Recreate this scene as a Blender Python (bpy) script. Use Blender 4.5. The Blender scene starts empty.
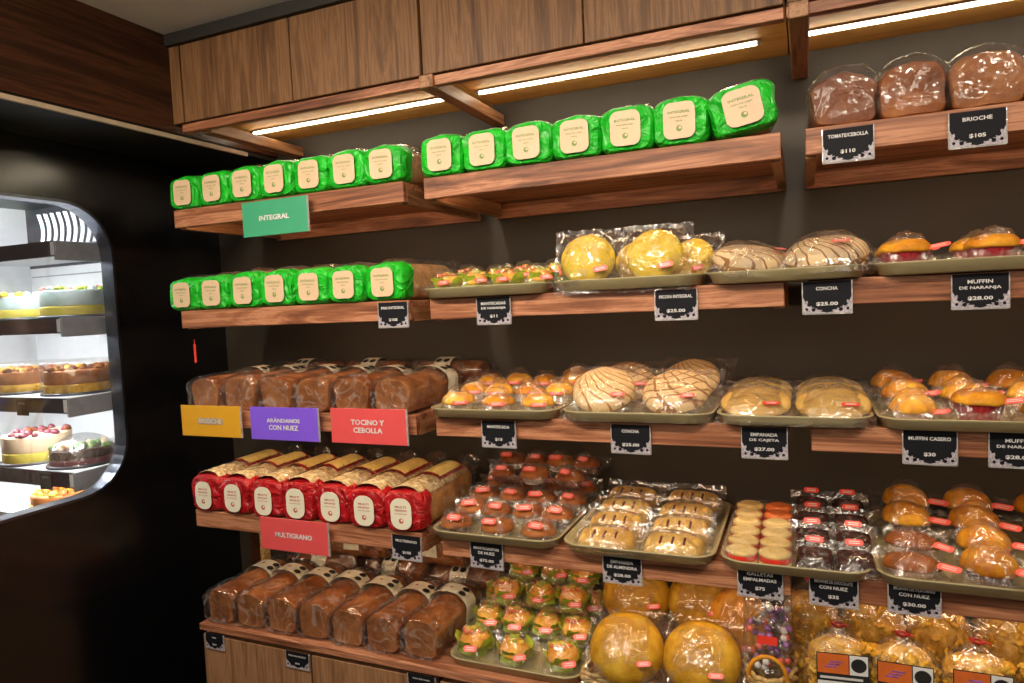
import bpy, math, random
from mathutils import Vector, Matrix, noise
PI = math.pi
random.seed(7)
C = bpy.context.scene.collection
SC = bpy.context.scene
H = 1.62                      # eye height; the floor is z = 0

# ---------------------------------------------------------------- camera
F_PX = 685.56
yaw, pitch, roll = math.radians(23.2082), math.radians(-3.3252), math.radians(-2.6087)
fw = Vector((-math.sin(yaw)*math.cos(pitch), math.cos(yaw)*math.cos(pitch), math.sin(pitch)))
r0 = Vector((math.cos(yaw), math.sin(yaw), 0)); u0 = r0.cross(fw)
r2 = math.cos(roll)*r0 + math.sin(roll)*u0
u2 = -math.sin(roll)*r0 + math.cos(roll)*u0
cam_d = bpy.data.cameras.new('camera'); cam = bpy.data.objects.new('camera', cam_d); C.objects.link(cam)
cam_d.sensor_width = 36; cam_d.lens = F_PX/1024*36; cam_d.clip_start = .02; cam_d.clip_end = 50
m = Matrix((r2, u2, -fw)).transposed().to_4x4(); m.translation = (0, 0, H)
cam.matrix_world = m
SC.camera = cam

# ---------------------------------------------------------------- world, exposure, room and fill lights
W = bpy.data.worlds.new('world'); SC.world = W; W.use_nodes = True
bg = W.node_tree.nodes['Background']; bg.inputs[0].default_value = (.9, .86, .8, 1); bg.inputs[1].default_value = .085
SC.view_settings.view_transform = 'Standard'; SC.view_settings.look = 'None'
SC.view_settings.gamma = 1; SC.view_settings.use_curve_mapping = False
SC.view_settings.exposure = 0.0
SC.cycles.transparent_max_bounces = 40
SC.cycles.sample_clamp_indirect = 4
def area(name, loc, size, energy, color, target=None, spread=PI, sy=None):
    l = bpy.data.lights.new(name, 'AREA'); l.energy = energy; l.color = color; l.spread = spread
    l.shape = 'RECTANGLE' if sy else 'DISK'; l.size = size
    if sy: l.size_y = sy
    o = bpy.data.objects.new(name, l); C.objects.link(o); o.location = loc
    if target is not None:
        o.rotation_euler = (Vector(target)-Vector(loc)).to_track_quat('-Z', 'Y').to_euler()
    return o
WARM = (1, .87, .69)
for i, (x, y) in enumerate(((-1.6, .3), (-1.05, .45), (-.5, .3), (.05, .45), (.6, .3))):
    area('ceiling_spotlight', (x, y, 2.46), .09, (5.2, 5.1, 4.8, 4.1, 2.9)[i], WARM, (x*.95-.05, 1.7, 1.25), PI*.66)
area('rear_fill_light', (-.5, -1.3, 2.46), 2.0, 20, WARM, (-.6, 1.7, 1.3), PI*.8, .8)  # added soft fill from behind the camera, not a fixture of the shop

# ---------------------------------------------------------------- node helpers and materials
class NT:
    def __init__(s, name):
        s.m = bpy.data.materials.new(name); s.m.use_nodes = True
        s.t = s.m.node_tree; s.n = s.t.nodes; s.l = s.t.links
        s.b = s.n['Principled BSDF']; s.out = s.n['Material Output']
    def add(s, kind, **k):
        n = s.n.new(kind)
        for a, v in k.items():
            if a == 'inp':
                for i, x in v.items():
                    if isinstance(x, bpy.types.NodeSocket): s.l.new(x, n.inputs[i])
                    else: n.inputs[i].default_value = x
            else: setattr(n, a, v)
        return n
    def link(s, a, b): s.l.new(a, b)
    def coord(s, scale=(1, 1, 1), rnd=True):
        tc = s.add('ShaderNodeTexCoord'); mp = s.add('ShaderNodeMapping')
        mp.inputs['Scale'].default_value = scale; src = tc.outputs['Object']
        if rnd:
            oi = s.add('ShaderNodeObjectInfo')
            mu = s.add('ShaderNodeMath', operation='MULTIPLY', inp={0: oi.outputs['Random'], 1: 11.0})
            ad = s.add('ShaderNodeVectorMath', operation='ADD'); s.link(src, ad.inputs[0])
            cb = s.add('ShaderNodeCombineXYZ', inp={0: mu.outputs[0], 1: mu.outputs[0], 2: mu.outputs[0]})
            s.link(cb.outputs[0], ad.inputs[1]); src = ad.outputs[0]
        s.link(src, mp.inputs['Vector']); return mp.outputs[0]
    def ramp(s, fac, stops):
        r = s.add('ShaderNodeValToRGB'); e = r.color_ramp.elements
        while len(e) < len(stops): e.new(.5)
        for el, (p, c) in zip(e, stops): el.position = p; el.color = (*c, 1)
        s.link(fac, r.inputs[0]); return r.outputs[0]
    def bump(s, h, st=.3, dist=.01):
        b = s.add('ShaderNodeBump'); b.inputs['Strength'].default_value = st; b.inputs['Distance'].default_value = dist
        s.link(h, b.inputs['Height']); return b.outputs[0]
def plain(name, col, rough=.5, metal=0, spec=.5, nscale=None, namt=.12):
    t = NT(name); b = t.b
    b.inputs['Roughness'].default_value = rough; b.inputs['Metallic'].default_value = metal
    b.inputs['Specular IOR Level'].default_value = spec
    v = t.coord(); n = t.add('ShaderNodeTexNoise', inp={'Vector': v, 'Scale': nscale or 30, 'Detail': 4})
    lo = [c*(1-namt) for c in col]; hi = [min(1, c*(1+namt)) for c in col]
    t.link(t.ramp(n.outputs[0], [(.3, lo), (.7, hi)]), b.inputs['Base Color'])
    return t.m
def wood(name, dark, mid, light, axis, rough=.45, freq=1.0):
    """grain running along one axis"""
    t = NT(name)
    sc = {'x': (1.2, 14, 14), 'z': (14, 14, 1.1), 'y': (14, 1.2, 14)}[axis]
    v = t.coord(tuple(q*freq for q in sc))
    n1 = t.add('ShaderNodeTexNoise', inp={'Vector': v, 'Scale': 1.6, 'Detail': 6, 'Roughness': .62, 'Distortion': 1.3})
    sc2 = {'x': (4, 160, 160), 'z': (160, 160, 4), 'y': (160, 4, 160)}[axis]
    v2 = t.coord(sc2)
    n2 = t.add('ShaderNodeTexNoise', inp={'Vector': v2, 'Scale': 1.0, 'Detail': 3})
    mx = t.add('ShaderNodeMath', operation='MULTIPLY_ADD', inp={0: n2.outputs[0], 1: .28, 2: n1.outputs[0]})
    sb = t.add('ShaderNodeMath', operation='SUBTRACT', inp={0: mx.outputs[0], 1: .14})
    t.link(t.ramp(sb.outputs[0], [(.3, dark), (.47, mid), (.56, light), (.62, mid), (.75, light)]), t.b.inputs['Base Color'])
    t.b.inputs['Roughness'].default_value = rough; t.b.inputs['Specular IOR Level'].default_value = .35
    t.link(t.bump(n2.outputs[0], .12, .002), t.b.inputs['Normal'])
    return t.m
def film(name, tint=(1, 1, 1), haze=.018, gain=1.0, wr=1.0):
    """crinkled clear cellophane: mostly see-through, with sharp highlights, and white fold glints painted in"""
    t = NT(name); t.n.remove(t.b)
    v = t.coord((1, 1, 1))
    n1 = t.add('ShaderNodeTexNoise', inp={'Vector': v, 'Scale': 22*wr, 'Detail': 2, 'Distortion': 1.2})
    n2 = t.add('ShaderNodeTexNoise', inp={'Vector': v, 'Scale': 15*wr, 'Detail': 1, 'Distortion': 2.2})
    s5 = t.add('ShaderNodeMath', operation='SUBTRACT', inp={0: n2.outputs[0], 1: .5})
    ab = t.add('ShaderNodeMath', operation='ABSOLUTE', inp={0: s5.outputs[0]})
    rd = t.add('ShaderNodeMapRange', inp={0: ab.outputs[0], 1: 0.0, 2: .035, 3: 1.0, 4: 0.0})      # whitish fold streaks, glints painted in as diffuse white
    n3 = t.add('ShaderNodeTexVoronoi', inp={'Vector': v, 'Scale': 34*wr})
    h = t.add('ShaderNodeMath', operation='MULTIPLY_ADD', inp={0: n3.outputs['Distance'], 1: .35, 2: n1.outputs[0]})
    nrm = t.bump(h.outputs[0], 1.0, .011)
    lw = t.add('ShaderNodeLayerWeight', inp={'Blend': .5}); t.link(nrm, lw.inputs['Normal'])
    pw = t.add('ShaderNodeMath', operation='POWER', inp={0: lw.outputs['Facing'], 1: 2.4})
    fa = t.add('ShaderNodeMath', operation='MULTIPLY_ADD', use_clamp=True, inp={0: pw.outputs[0], 1: gain*.25, 2: .12*gain})
    fb = fa
    hz = t.add('ShaderNodeMath', operation='MULTIPLY_ADD', inp={0: rd.outputs[0], 1: .12*gain, 2: haze})
    gl = t.add('ShaderNodeBsdfGlossy'); gl.inputs['Roughness'].default_value = .085; t.link(nrm, gl.inputs['Normal'])
    df = t.add('ShaderNodeBsdfDiffuse', inp={'Color': (.92, .9, .88, 1)}); t.link(nrm, df.inputs['Normal'])
    tr = t.add('ShaderNodeBsdfTransparent', inp={'Color': (*tint, 1)})
    m1 = t.add('ShaderNodeMixShader', inp={0: hz.outputs[0]}); t.link(tr.outputs[0], m1.inputs[1]); t.link(df.outputs[0], m1.inputs[2])
    m2 = t.add('ShaderNodeMixShader'); t.link(fb.outputs[0], m2.inputs[0]); t.link(m1.outputs[0], m2.inputs[1]); t.link(gl.outputs[0], m2.inputs[2])
    t.link(m2.outputs[0], t.out.inputs[0])
    return t.m
def crust(name, lo, mid, hi, scale=14, rough=.45, dots=0, zgrad=None):
    t = NT(name); v = t.coord()
    n = t.add('ShaderNodeTexNoise', inp={'Vector': v, 'Scale': scale, 'Detail': 6, 'Roughness': .65})
    col = t.ramp(n.outputs[0], [(.3, lo), (.5, mid), (.7, hi)])
    t.link(col, t.b.inputs['Base Color']); t.b.inputs['Roughness'].default_value = rough; t.b.inputs['Specular IOR Level'].default_value = .18
    n2 = t.add('ShaderNodeTexNoise', inp={'Vector': v, 'Scale': 90, 'Detail': 3})
    t.link(t.bump(n2.outputs[0], .35, .003), t.b.inputs['Normal'])
    return t.m
def emit(name, col, st):
    t = NT(name); t.b.inputs['Base Color'].default_value = (*col, 1)
    t.b.inputs['Emission Color'].default_value = (*col, 1); t.b.inputs['Emission Strength'].default_value = st
    return t.m
def foil(name, col, rough=.3):
    """coloured plastic film, creased"""
    t = NT(name); v = t.coord()
    n1 = t.add('ShaderNodeTexNoise', inp={'Vector': v, 'Scale': 20, 'Detail': 3, 'Distortion': 1.8})
    t.link(t.ramp(n1.outputs[0], [(.3, [c*.75 for c in col]), (.7, [min(1, c*1.2) for c in col])]), t.b.inputs['Base Color'])
    t.b.inputs['Roughness'].default_value = rough
    t.link(t.bump(n1.outputs[0], 1.0, .02), t.b.inputs['Normal'])
    return t.m
def concha_mat(name, cream, line, nlines, cross):
    """shell-scored sugar crust: scored arcs that fan out from one edge of the bun"""
    t = NT(name); tc = t.add('ShaderNodeTexCoord'); sp = t.add('ShaderNodeSeparateXYZ'); t.link(tc.outputs['Object'], sp.inputs[0])
    y1 = t.add('ShaderNodeMath', operation='SUBTRACT', inp={0: sp.outputs[1], 1: .085})
    x1 = t.add('ShaderNodeMath', operation='ADD', inp={0: sp.outputs[0], 1: .03})
    nz = t.add('ShaderNodeTexNoise', inp={'Vector': tc.outputs['Object'], 'Scale': 18, 'Detail': 2})
    an = t.add('ShaderNodeMath', operation='ARCTAN2', inp={0: x1.outputs[0], 1: y1.outputs[0]})
    r1 = t.add('ShaderNodeMath', operation='MULTIPLY', inp={0: x1.outputs[0], 1: x1.outputs[0]})
    rr = t.add('ShaderNodeMath', operation='MULTIPLY_ADD', inp={0: y1.outputs[0], 1: y1.outputs[0], 2: r1.outputs[0]})
    rd = t.add('ShaderNodeMath', operation='SQRT', inp={0: rr.outputs[0]})
    a2 = t.add('ShaderNodeMath', operation='MULTIPLY_ADD', inp={0: nz.outputs[0], 1: .25, 2: an.outputs[0]})
    a3 = t.add('ShaderNodeMath', operation='MULTIPLY_ADD', inp={0: rd.outputs[0], 1: 5.0, 2: a2.outputs[0]})
    def lines(src, k, wd):
        a = t.add('ShaderNodeMath', operation='MULTIPLY', inp={0: src, 1: k})
        f = t.add('ShaderNodeMath', operation='FRACT', inp={0: a.outputs[0]})
        return t.add('ShaderNodeMath', operation='LESS_THAN', inp={0: f.outputs[0], 1: wd}).outputs[0]
    l1 = lines(a3.outputs[0], nlines/PI, .2)
    if cross:
        d3 = t.add('ShaderNodeMath', operation='MULTIPLY_ADD', inp={0: nz.outputs[0], 1: .02, 2: rd.outputs[0]})
        l2 = lines(d3.outputs[0], 42, .18)
        l1 = t.add('ShaderNodeMath', operation='MAXIMUM', inp={0: l1, 1: l2}).outputs[0]
    mx = t.add('ShaderNodeMix', data_type='RGBA'); t.link(l1, mx.inputs[0])
    mx.inputs[6].default_value = (*cream, 1); mx.inputs[7].default_value = (*line, 1)
    t.link(mx.outputs[2], t.b.inputs['Base Color']); t.b.inputs['Roughness'].default_value = .7
    inv = t.add('ShaderNodeMath', operation='SUBTRACT', inp={0: 1.0, 1: l1}); t.link(t.bump(inv.outputs[0], .5, .003), t.b.inputs['Normal'])
    return t.m

M = {}
M['shelf'] = wood('walnut_shelf', (.1, .032, .016), (.33, .125, .06), (.55, .25, .135), 'x')
M['shelf_y'] = wood('walnut_arm', (.1, .04, .018), (.3, .135, .06), (.45, .23, .11), 'y')
M['door'] = wood('walnut_door', (.075, .032, .012), (.15, .068, .026), (.23, .112, .047), 'z', .5)
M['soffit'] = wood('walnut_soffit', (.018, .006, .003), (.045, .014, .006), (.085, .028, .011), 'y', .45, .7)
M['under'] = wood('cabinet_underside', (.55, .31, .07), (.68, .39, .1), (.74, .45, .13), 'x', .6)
M['base'] = wood('walnut_base', (.16, .07, .03), (.3, .15, .07), (.4, .21, .11), 'z', .5)
M['wallback'] = plain('dark_brown_paint', (.04, .029, .019), .55, nscale=3)
M['black'] = plain('gloss_black_panel', (.004, .004, .005), .2, spec=1.0, nscale=4)
M['ceil'] = plain('ceiling_paint', (.86, .74, .8), .8, nscale=5, namt=.05)
M['floor'] = plain('floor_tile', (.16, .13, .11), .4, nscale=3)
M['dark'] = plain('dark_recess', (.015, .012, .01), .6)
M['trim'] = plain('pale_trim', (.55, .42, .3), .5)
M['metal'] = plain('brushed_steel', (.5, .52, .56), .3, 1)
M['frame'] = plain('dark_steel_frame', (.16, .17, .2), .3, 1)
M['shelfsteel'] = plain('grey_shelf_metal', (.36, .37, .4), .4, .2)
M['darksteel'] = plain('dark_shelf_edge', (.045, .05, .06), .35, .2)
M['white'] = plain('white_lining', (.82, .82, .82), .5, namt=.03)
M['led'] = emit('led_tube', (1, .86, .62), 34)
M['led_s'] = emit('shelf_led_tube', (1, .8, .5), 30)
M['case_fill'] = emit('cool_case_fill', (.92, .97, 1), 120)  # glow of the fill strips added inside the display case
M['tray'] = plain('cream_melamine', (.38, .32, .17), .3, nscale=20, namt=.06)
M['film'] = film('clear_film')
M['film2'] = film('clear_film_heavy', haze=.02, gain=1.5, wr=.8)
M['film4'] = film('smooth_loaf_film', haze=.008, gain=.55, wr=.8)
M['film3'] = film('loaf_film', haze=.012, gain=1.35, wr=.7)
M['green'] = foil('green_film', (.012, .5, .02))
M['red'] = foil('red_film', (.42, .008, .012))
M['cream'] = plain('cream_label', (.72, .52, .33), .5, namt=.04)
M['cream2'] = plain('pale_label', (.8, .76, .6), .5, namt=.04)
M['greenink'] = plain('green_ink', (.2, .3, .08), .6)
M['redink'] = plain('red_ink', (.5, .12, .1), .6)
M['blackink'] = plain('black_ink', (.02, .02, .02), .5)
M['whiteink'] = plain('white_ink', (.7, .68, .68), .5, namt=.03)
M['card'] = plain('black_card', (.01, .01, .014), .6, spec=.15)
M['lace'] = plain('silver_lace_print', (.4, .36, .41), .5, nscale=300, namt=.5)
M['acrylic'] = film('acrylic_edge', haze=.35, gain=1.0)
M['pink'] = plain('coral_label', (.85, .13, .1), .4, namt=.05)
M['redlab'] = plain('red_label', (.75, .05, .03), .4, namt=.05)
M['brown'] = crust('brown_crust', (.13, .034, .007), (.27, .08, .016), (.42, .15, .034), 9)
M['browncrumb'] = crust('loaf_end_crust', (.16, .05, .014), (.3, .105, .03), (.43, .18, .06), 16)
M['tan'] = crust('tan_crust', (.36, .15, .035), (.55, .27, .07), (.7, .4, .13), 10)
M['wheat'] = crust('whole_wheat_slices', (.4, .19, .07), (.6, .32, .13), (.74, .48, .25), 22)
M['seeds'] = crust('seeded_crust', (.3, .16, .05), (.62, .45, .22), (.95, .85, .6), 85, .6)
M['dark_b'] = crust('dark_brown_cake', (.08, .02, .006), (.17, .048, .014), (.28, .1, .03), 12, .45)
M['orange'] = crust('orange_crumb', (.55, .2, .02), (.8, .38, .04), (.92, .6, .12), 30)
M['domey'] = crust('golden_dome', (.32, .09, .01), (.58, .24, .018), (.8, .44, .04), 12, .35)
M['yellow'] = crust('yellow_sugar_crust', (.62, .38, .02), (.8, .56, .05), (.88, .68, .12), 22, .6)
M['mustard'] = crust('mustard_crust', (.28, .13, .008), (.45, .235, .015), (.58, .36, .035), 16, .6)
M['flat'] = crust('flat_bread_crust', (.42, .23, .055), (.58, .36, .1), (.7, .48, .17), 10, .5)
M['pastry'] = crust('empanada_crust', (.52, .29, .06), (.68, .42, .11), (.8, .56, .2), 9, .5)
M['jam'] = plain('dark_filling', (.1, .02, .015), .3)
M['lime'] = plain('lime_paper', (.36, .46, .03), .6, nscale=60, namt=.25)
M['cupw'] = plain('white_cup', (.75, .68, .6), .6)
M['cupr'] = plain('dark_red_cup', (.3, .012, .02), .5)
M['cupb'] = plain('brown_cup', (.14, .05, .03), .5)
M['cupp'] = plain('pale_pink_cup', (.72, .5, .42), .6)
M['biscuit'] = crust('biscuit', (.68, .45, .14), (.8, .58, .24), (.88, .68, .34), 30)
M['redfill'] = plain('red_biscuit_filling', (.75, .035, .02), .4)
M['orangefill'] = plain('orange_biscuit', (.82, .2, .05), .5)
M['choc'] = crust('dark_chocolate_cake', (.02, .008, .008), (.045, .018, .015), (.09, .04, .03), 20, .25)
M['chip'] = crust('golden_biscuits', (.3, .13, .008), (.55, .3, .03), (.75, .5, .11), 40, .5)
M['tagorange'] = plain('orange_print', (.72, .16, .03), .4)
M['wicker'] = plain('wicker', (.55, .36, .13), .6, nscale=120, namt=.4)
M['bluecake'] = plain('pale_blue_frosting', (.5, .6, .58), .4)
M['yellowcake'] = plain('yellow_cake_base', (.62, .5, .08), .5)
M['greenleaf'] = plain('green_topping', (.16, .28, .08), .5)
M['berry'] = plain('dark_berries', (.16, .03, .045), .35)
M['violet'] = plain('violet_sweets', (.3, .12, .45), .3, nscale=90, namt=.5)
M['concha1'] = concha_mat('concha_fan_crust', (.7, .49, .24), (.36, .15, .025), 15, False)
M['concha3'] = concha_mat('concha_fine_fan_crust', (.64, .47, .27), (.26, .11, .03), 24, False)
M['concha2'] = concha_mat('concha_grid_crust', (.68, .47, .23), (.3, .13, .03), 9, True)
M['glass'] = film('window_glass', haze=.015, gain=.9, wr=.1)
for k, c in dict(s_green=(.055, .36, .19), s_yellow=(.72, .36, .02), s_purple=(.22, .1, .78), s_red=(.75, .09, .095)).items():
    M[k] = plain(k, c, .4, namt=.03)

# ---------------------------------------------------------------- mesh helpers
class MB:
    def __init__(s): s.v = []; s.f = []; s.m = []; s.mats = []; s.sm = []
    def mi(s, mat):
        if mat not in s.mats: s.mats.append(mat)
        return s.mats.index(mat)
    def add(s, vs, fs, mat, smooth=False):
        b = len(s.v); s.v += [tuple(p) for p in vs]; k = s.mi(mat)
        for f in fs: s.f.append([b+i for i in f]); s.m.append(k); s.sm.append(smooth)
        return s
    def box(s, x0, x1, y0, y1, z0, z1, mat, bev=0.0):
        if bev:
            b = bev; vs = []
            P = [(x0, y0), (x1, y0), (x1, y1), (x0, y1)]
            ring = lambda d, z: [(x0+d, y0), (x1-d, y0), (x1, y0+d), (x1, y1-d), (x1-d, y1), (x0+d, y1), (x0, y1-d), (x0, y0+d)] if d else None
            def rg(inset, d, z):
                a0, a1, c0, c1 = x0+inset, x1-inset, y0+inset, y1-inset
                return [(a0+d, c0, z), (a1-d, c0, z), (a1, c0+d, z), (a1, c1-d, z), (a1-d, c1, z), (a0+d, c1, z), (a0, c1-d, z), (a0, c0+d, z)]
            s.loft([rg(b, b*.5, z0), rg(0, b, z0+b), rg(0, b, z1-b), rg(b, b*.5, z1)], mat, True, True, False)
            return s
        v = [(x, y, z) for z in (z0, z1) for y in (y0, y1) for x in (x0, x1)]
        s.add(v, [(0, 2, 3, 1), (4, 5, 7, 6), (0, 1, 5, 4), (2, 6, 7, 3), (0, 4, 6, 2), (1, 3, 7, 5)], mat)
        return s
    def loft(s, rings, mat, cap0=False, cap1=False, smooth=True, closed=True):
        n = len(rings[0]); vs = [p for r in rings for p in r]; fs = []
        for i in range(len(rings)-1):
            for j in range(n if closed else n-1):
                a = i*n+j; b = i*n+(j+1) % n
                fs.append((a, b, b+n, a+n))
        s.add(vs, fs, mat, smooth)
        if cap0: s.add(rings[0], [tuple(range(n-1, -1, -1))], mat, False)
        if cap1: s.add(rings[-1], [tuple(range(n))], mat, False)
        return s
    def grid(s, nu, nv, fn, mat, smooth=True):
        vs = [fn(i/nu, j/nv) for j in range(nv+1) for i in range(nu+1)]
        fs = [(j*(nu+1)+i, j*(nu+1)+i+1, (j+1)*(nu+1)+i+1, (j+1)*(nu+1)+i) for j in range(nv) for i in range(nu)]
        return s.add(vs, fs, mat, smooth)
    def tube(s, pts, r, mat, n=8, closed=False):
        pts = [Vector(p) for p in pts]; rings = []
        for i, p in enumerate(pts):
            t = (pts[min(i+1, len(pts)-1)]-pts[max(i-1, 0)]).normalized()
            a = t.orthogonal().normalized() if i == 0 else (a-t*a.dot(t)).normalized()
            b = t.cross(a); rr = r[i] if isinstance(r, (list, tuple)) else r
            rings.append([tuple(p+a*rr*math.cos(2*PI*k/n)+b*rr*math.sin(2*PI*k/n)) for k in range(n)])
        return s.loft(rings, mat, True, True)
    def disc(s, cx, cz, r, y, mat, n=16):     # faces -y
        return s.add([(cx+r*math.cos(2*PI*k/n), y, cz+r*math.sin(2*PI*k/n)) for k in range(n)], [tuple(range(n))], mat)
    def xf(s, mtx):
        s.v = [tuple(mtx @ Vector(p)) for p in s.v]; return s
    def mesh(s, name):
        me = bpy.data.meshes.new(name); me.from_pydata(s.v, [], s.f)
        for k in s.mats: me.materials.append(M[k])
        me.polygons.foreach_set('material_index', s.m); me.polygons.foreach_set('use_smooth', s.sm)
        me.update(); return me
    def build(s, name, parent=None, loc=None):
        o = bpy.data.objects.new(name, s.mesh(name)); C.objects.link(o)
        if parent: o.parent = parent
        if loc: o.location = loc
        return o
def nz(p, f=1.0, sd=0): return noise.noise(Vector((p[0]*f+sd*7.3, p[1]*f+sd*3.1, p[2]*f-sd*5.7)))
def text_data(body, size, bold=0.0):
    c = bpy.data.curves.new('t', 'FONT'); c.body = body; c.size = size; c.align_x = 'CENTER'; c.align_y = 'CENTER'
    c.offset = bold; c.resolution_u = 2
    o = bpy.data.objects.new('t', c); C.objects.link(o)
    dg = bpy.context.evaluated_depsgraph_get(); me = bpy.data.meshes.new_from_object(o.evaluated_get(dg))
    vs = [tuple(v.co) for v in me.vertices]; fs = [tuple(p.vertices) for p in me.polygons]
    bpy.data.objects.remove(o); bpy.data.curves.remove(c); bpy.data.meshes.remove(me)
    return vs, fs
TX = {}
def put_text(mb, body, w, hmax, cx, cz, y, mat, bold=.0, sx=1.0):
    """flat lettering facing -y, scaled to fit width w, cap height hmax"""
    if body not in TX: TX[body] = text_data(body, 1.0, bold)
    vs, fs = TX[body]
    xs = [v[0] for v in vs]; zs = [v[1] for v in vs]
    tw = max(xs)-min(xs); th = max(zs)-min(zs); mx = (max(xs)+min(xs))/2; mz = (max(zs)+min(zs))/2
    kx = w/tw; kz = hmax/th
    if kx > kz*1.6: kx = kz*1.6
    mb.add([(cx+(v[0]-mx)*kx, y, cz+(v[1]-mz)*kz) for v in vs], fs, mat)

def tag(o, label, cat, group=None):
    o['label'] = label; o['category'] = cat
    if group: o['group'] = group
    return o
def thing(name, label, cat, loc=(0, 0, 0), rz=0, group=None):
    o = bpy.data.objects.new(name, None); C.objects.link(o); o.empty_display_size = .05
    o.location = loc; o.rotation_euler = (0, 0, rz)
    return tag(o, label, cat, group)
def struct(name, mb):
    o = mb.build(name); o['kind'] = 'structure'; return o
def dup(root, loc, rot=(0, 0, 0), label=None, group=None, scale=1.0):
    r = root.copy(); C.objects.link(r); r.location = loc; r.rotation_euler = rot
    r.scale = (scale,)*3 if not isinstance(scale, tuple) else scale
    if label: r['label'] = label
    if group: r['group'] = group
    for ch in list(root.children):
        c = ch.copy(); C.objects.link(c); c.parent = r
        for g in list(ch.children):
            d = g.copy(); C.objects.link(d); d.parent = c
    return r
USED = set()
def place(proto, loc, rot=(0, 0, 0), label=None, group=None, scale=1.0):
    """the first use moves the first-made thing itself, later ones copy it"""
    if proto.name not in USED:
        USED.add(proto.name); proto.location = loc; proto.rotation_euler = rot
        proto.scale = (scale,)*3 if not isinstance(scale, tuple) else scale
        if label: proto['label'] = label
        if group: proto['group'] = group
        return proto
    return dup(proto, loc, rot, label, group, scale)
def Z(z): return z+H
ORD = ['first', 'second', 'third', 'fourth', 'fifth', 'sixth', 'seventh', 'eighth']
def nth(i, n):
    """position i of n, left to right"""
    if n == 1: return 'only one'
    if i == 0: return 'leftmost'
    if i == n-1: return 'rightmost'
    if n == 3: return 'middle'
    return ORD[i]+' from left'

# ---------------------------------------------------------------- the setting
XL, XW = -1.8, -2.12            # soffit face, black wall face
YB = 2.06                       # back wall face
ZC = Z(.869)                    # ceiling
struct('floor', MB().box(-3.6, 2.4, -2.4, 2.3, -.06, 0, 'floor'))
struct('ceiling', MB().box(-3.6, 2.4, -2.4, 2.3, ZC, ZC+.08, 'ceil'))
struct('wall_back', MB().box(XW, 2.4, YB, YB+.1, 0, ZC, 'wallback'))
# black wall with a rounded window
WY0, WY1, WZ0, WZ1, WR = .86, 1.600, Z(-.565), Z(.38), .17
def rrect(y0, y1, z0, z1, r, n=8):
    pts = []
    for cy, cz, a0 in ((y1-r, z1-r, 0), (y0+r, z1-r, 90), (y0+r, z0+r, 180), (y1-r, z0+r, 270)):
        for k in range(n+1):
            a = math.radians(a0+90*k/n); pts.append((cy+r*math.cos(a), cz+r*math.sin(a)))
    return pts
def plate_with_hole(mb, x0, x1, oy0, oy1, oz0, oz1, inner, mat):
    n = len(inner); cy = (WY0+WY1)/2; cz = (WZ0+WZ1)/2; outer = []
    for (y, z) in inner:
        dy, dz = y-cy, z-cz
        t = min(((oy1-cy)/dy if dy > 0 else (oy0-cy)/dy) if abs(dy) > 1e-6 else 1e9, ((oz1-cz)/dz if dz > 0 else (oz0-cz)/dz) if abs(dz) > 1e-6 else 1e9)
        outer.append((cy+dy*t, cz+dz*t))
    for k, c in enumerate(((oy1, oz1), (oy0, oz1), (oy0, oz0), (oy1, oz0))):   # snap the nearest ring point to each corner
        i = min(range(n), key=lambda q: (outer[q][0]-c[0])**2+(outer[q][1]-c[1])**2); outer[i] = c
    R = lambda P, x: [(x, y, z) for y, z in P]
    mb.loft([R(outer, x0), R(outer, x1), R(inner, x1), R(inner, x0), R(outer, x0)], mat, smooth=False)
w = MB(); plate_with_hole(w, XW-.04, XW, -.6, YB+.1, 0, ZC, rrect(WY0, WY1, WZ0, WZ1, WR), 'black'); struct('wall_left', w)
w = MB()
a = rrect(WY0, WY1, WZ0, WZ1, WR); b = rrect(WY0+.009, WY1-.009, WZ0+.009, WZ1-.009, WR-.009)
R = lambda P, x: [(x, y, z) for y, z in P]
w.loft([R(a, XW-.05), R(a, XW+.006), R(b, XW+.006), R(b, XW-.05)], 'frame', smooth=False)
wf = struct('window_1', w)
MB().add([(XW-.015, y, z) for y, z in b], [tuple(range(len(b)))], 'glass').build('pane', wf)
# soffit panel on the left with its dark underside and pale trim
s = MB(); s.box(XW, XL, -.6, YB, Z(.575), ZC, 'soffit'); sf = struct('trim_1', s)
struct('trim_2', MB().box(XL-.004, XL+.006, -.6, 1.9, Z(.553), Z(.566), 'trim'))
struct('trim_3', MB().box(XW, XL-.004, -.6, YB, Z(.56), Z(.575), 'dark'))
# crown strip between cabinet doors and ceiling
struct('trim_4', MB().box(XL, 1.3, 1.585, 1.62, ZC-.035, ZC, 'dark'))

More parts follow.
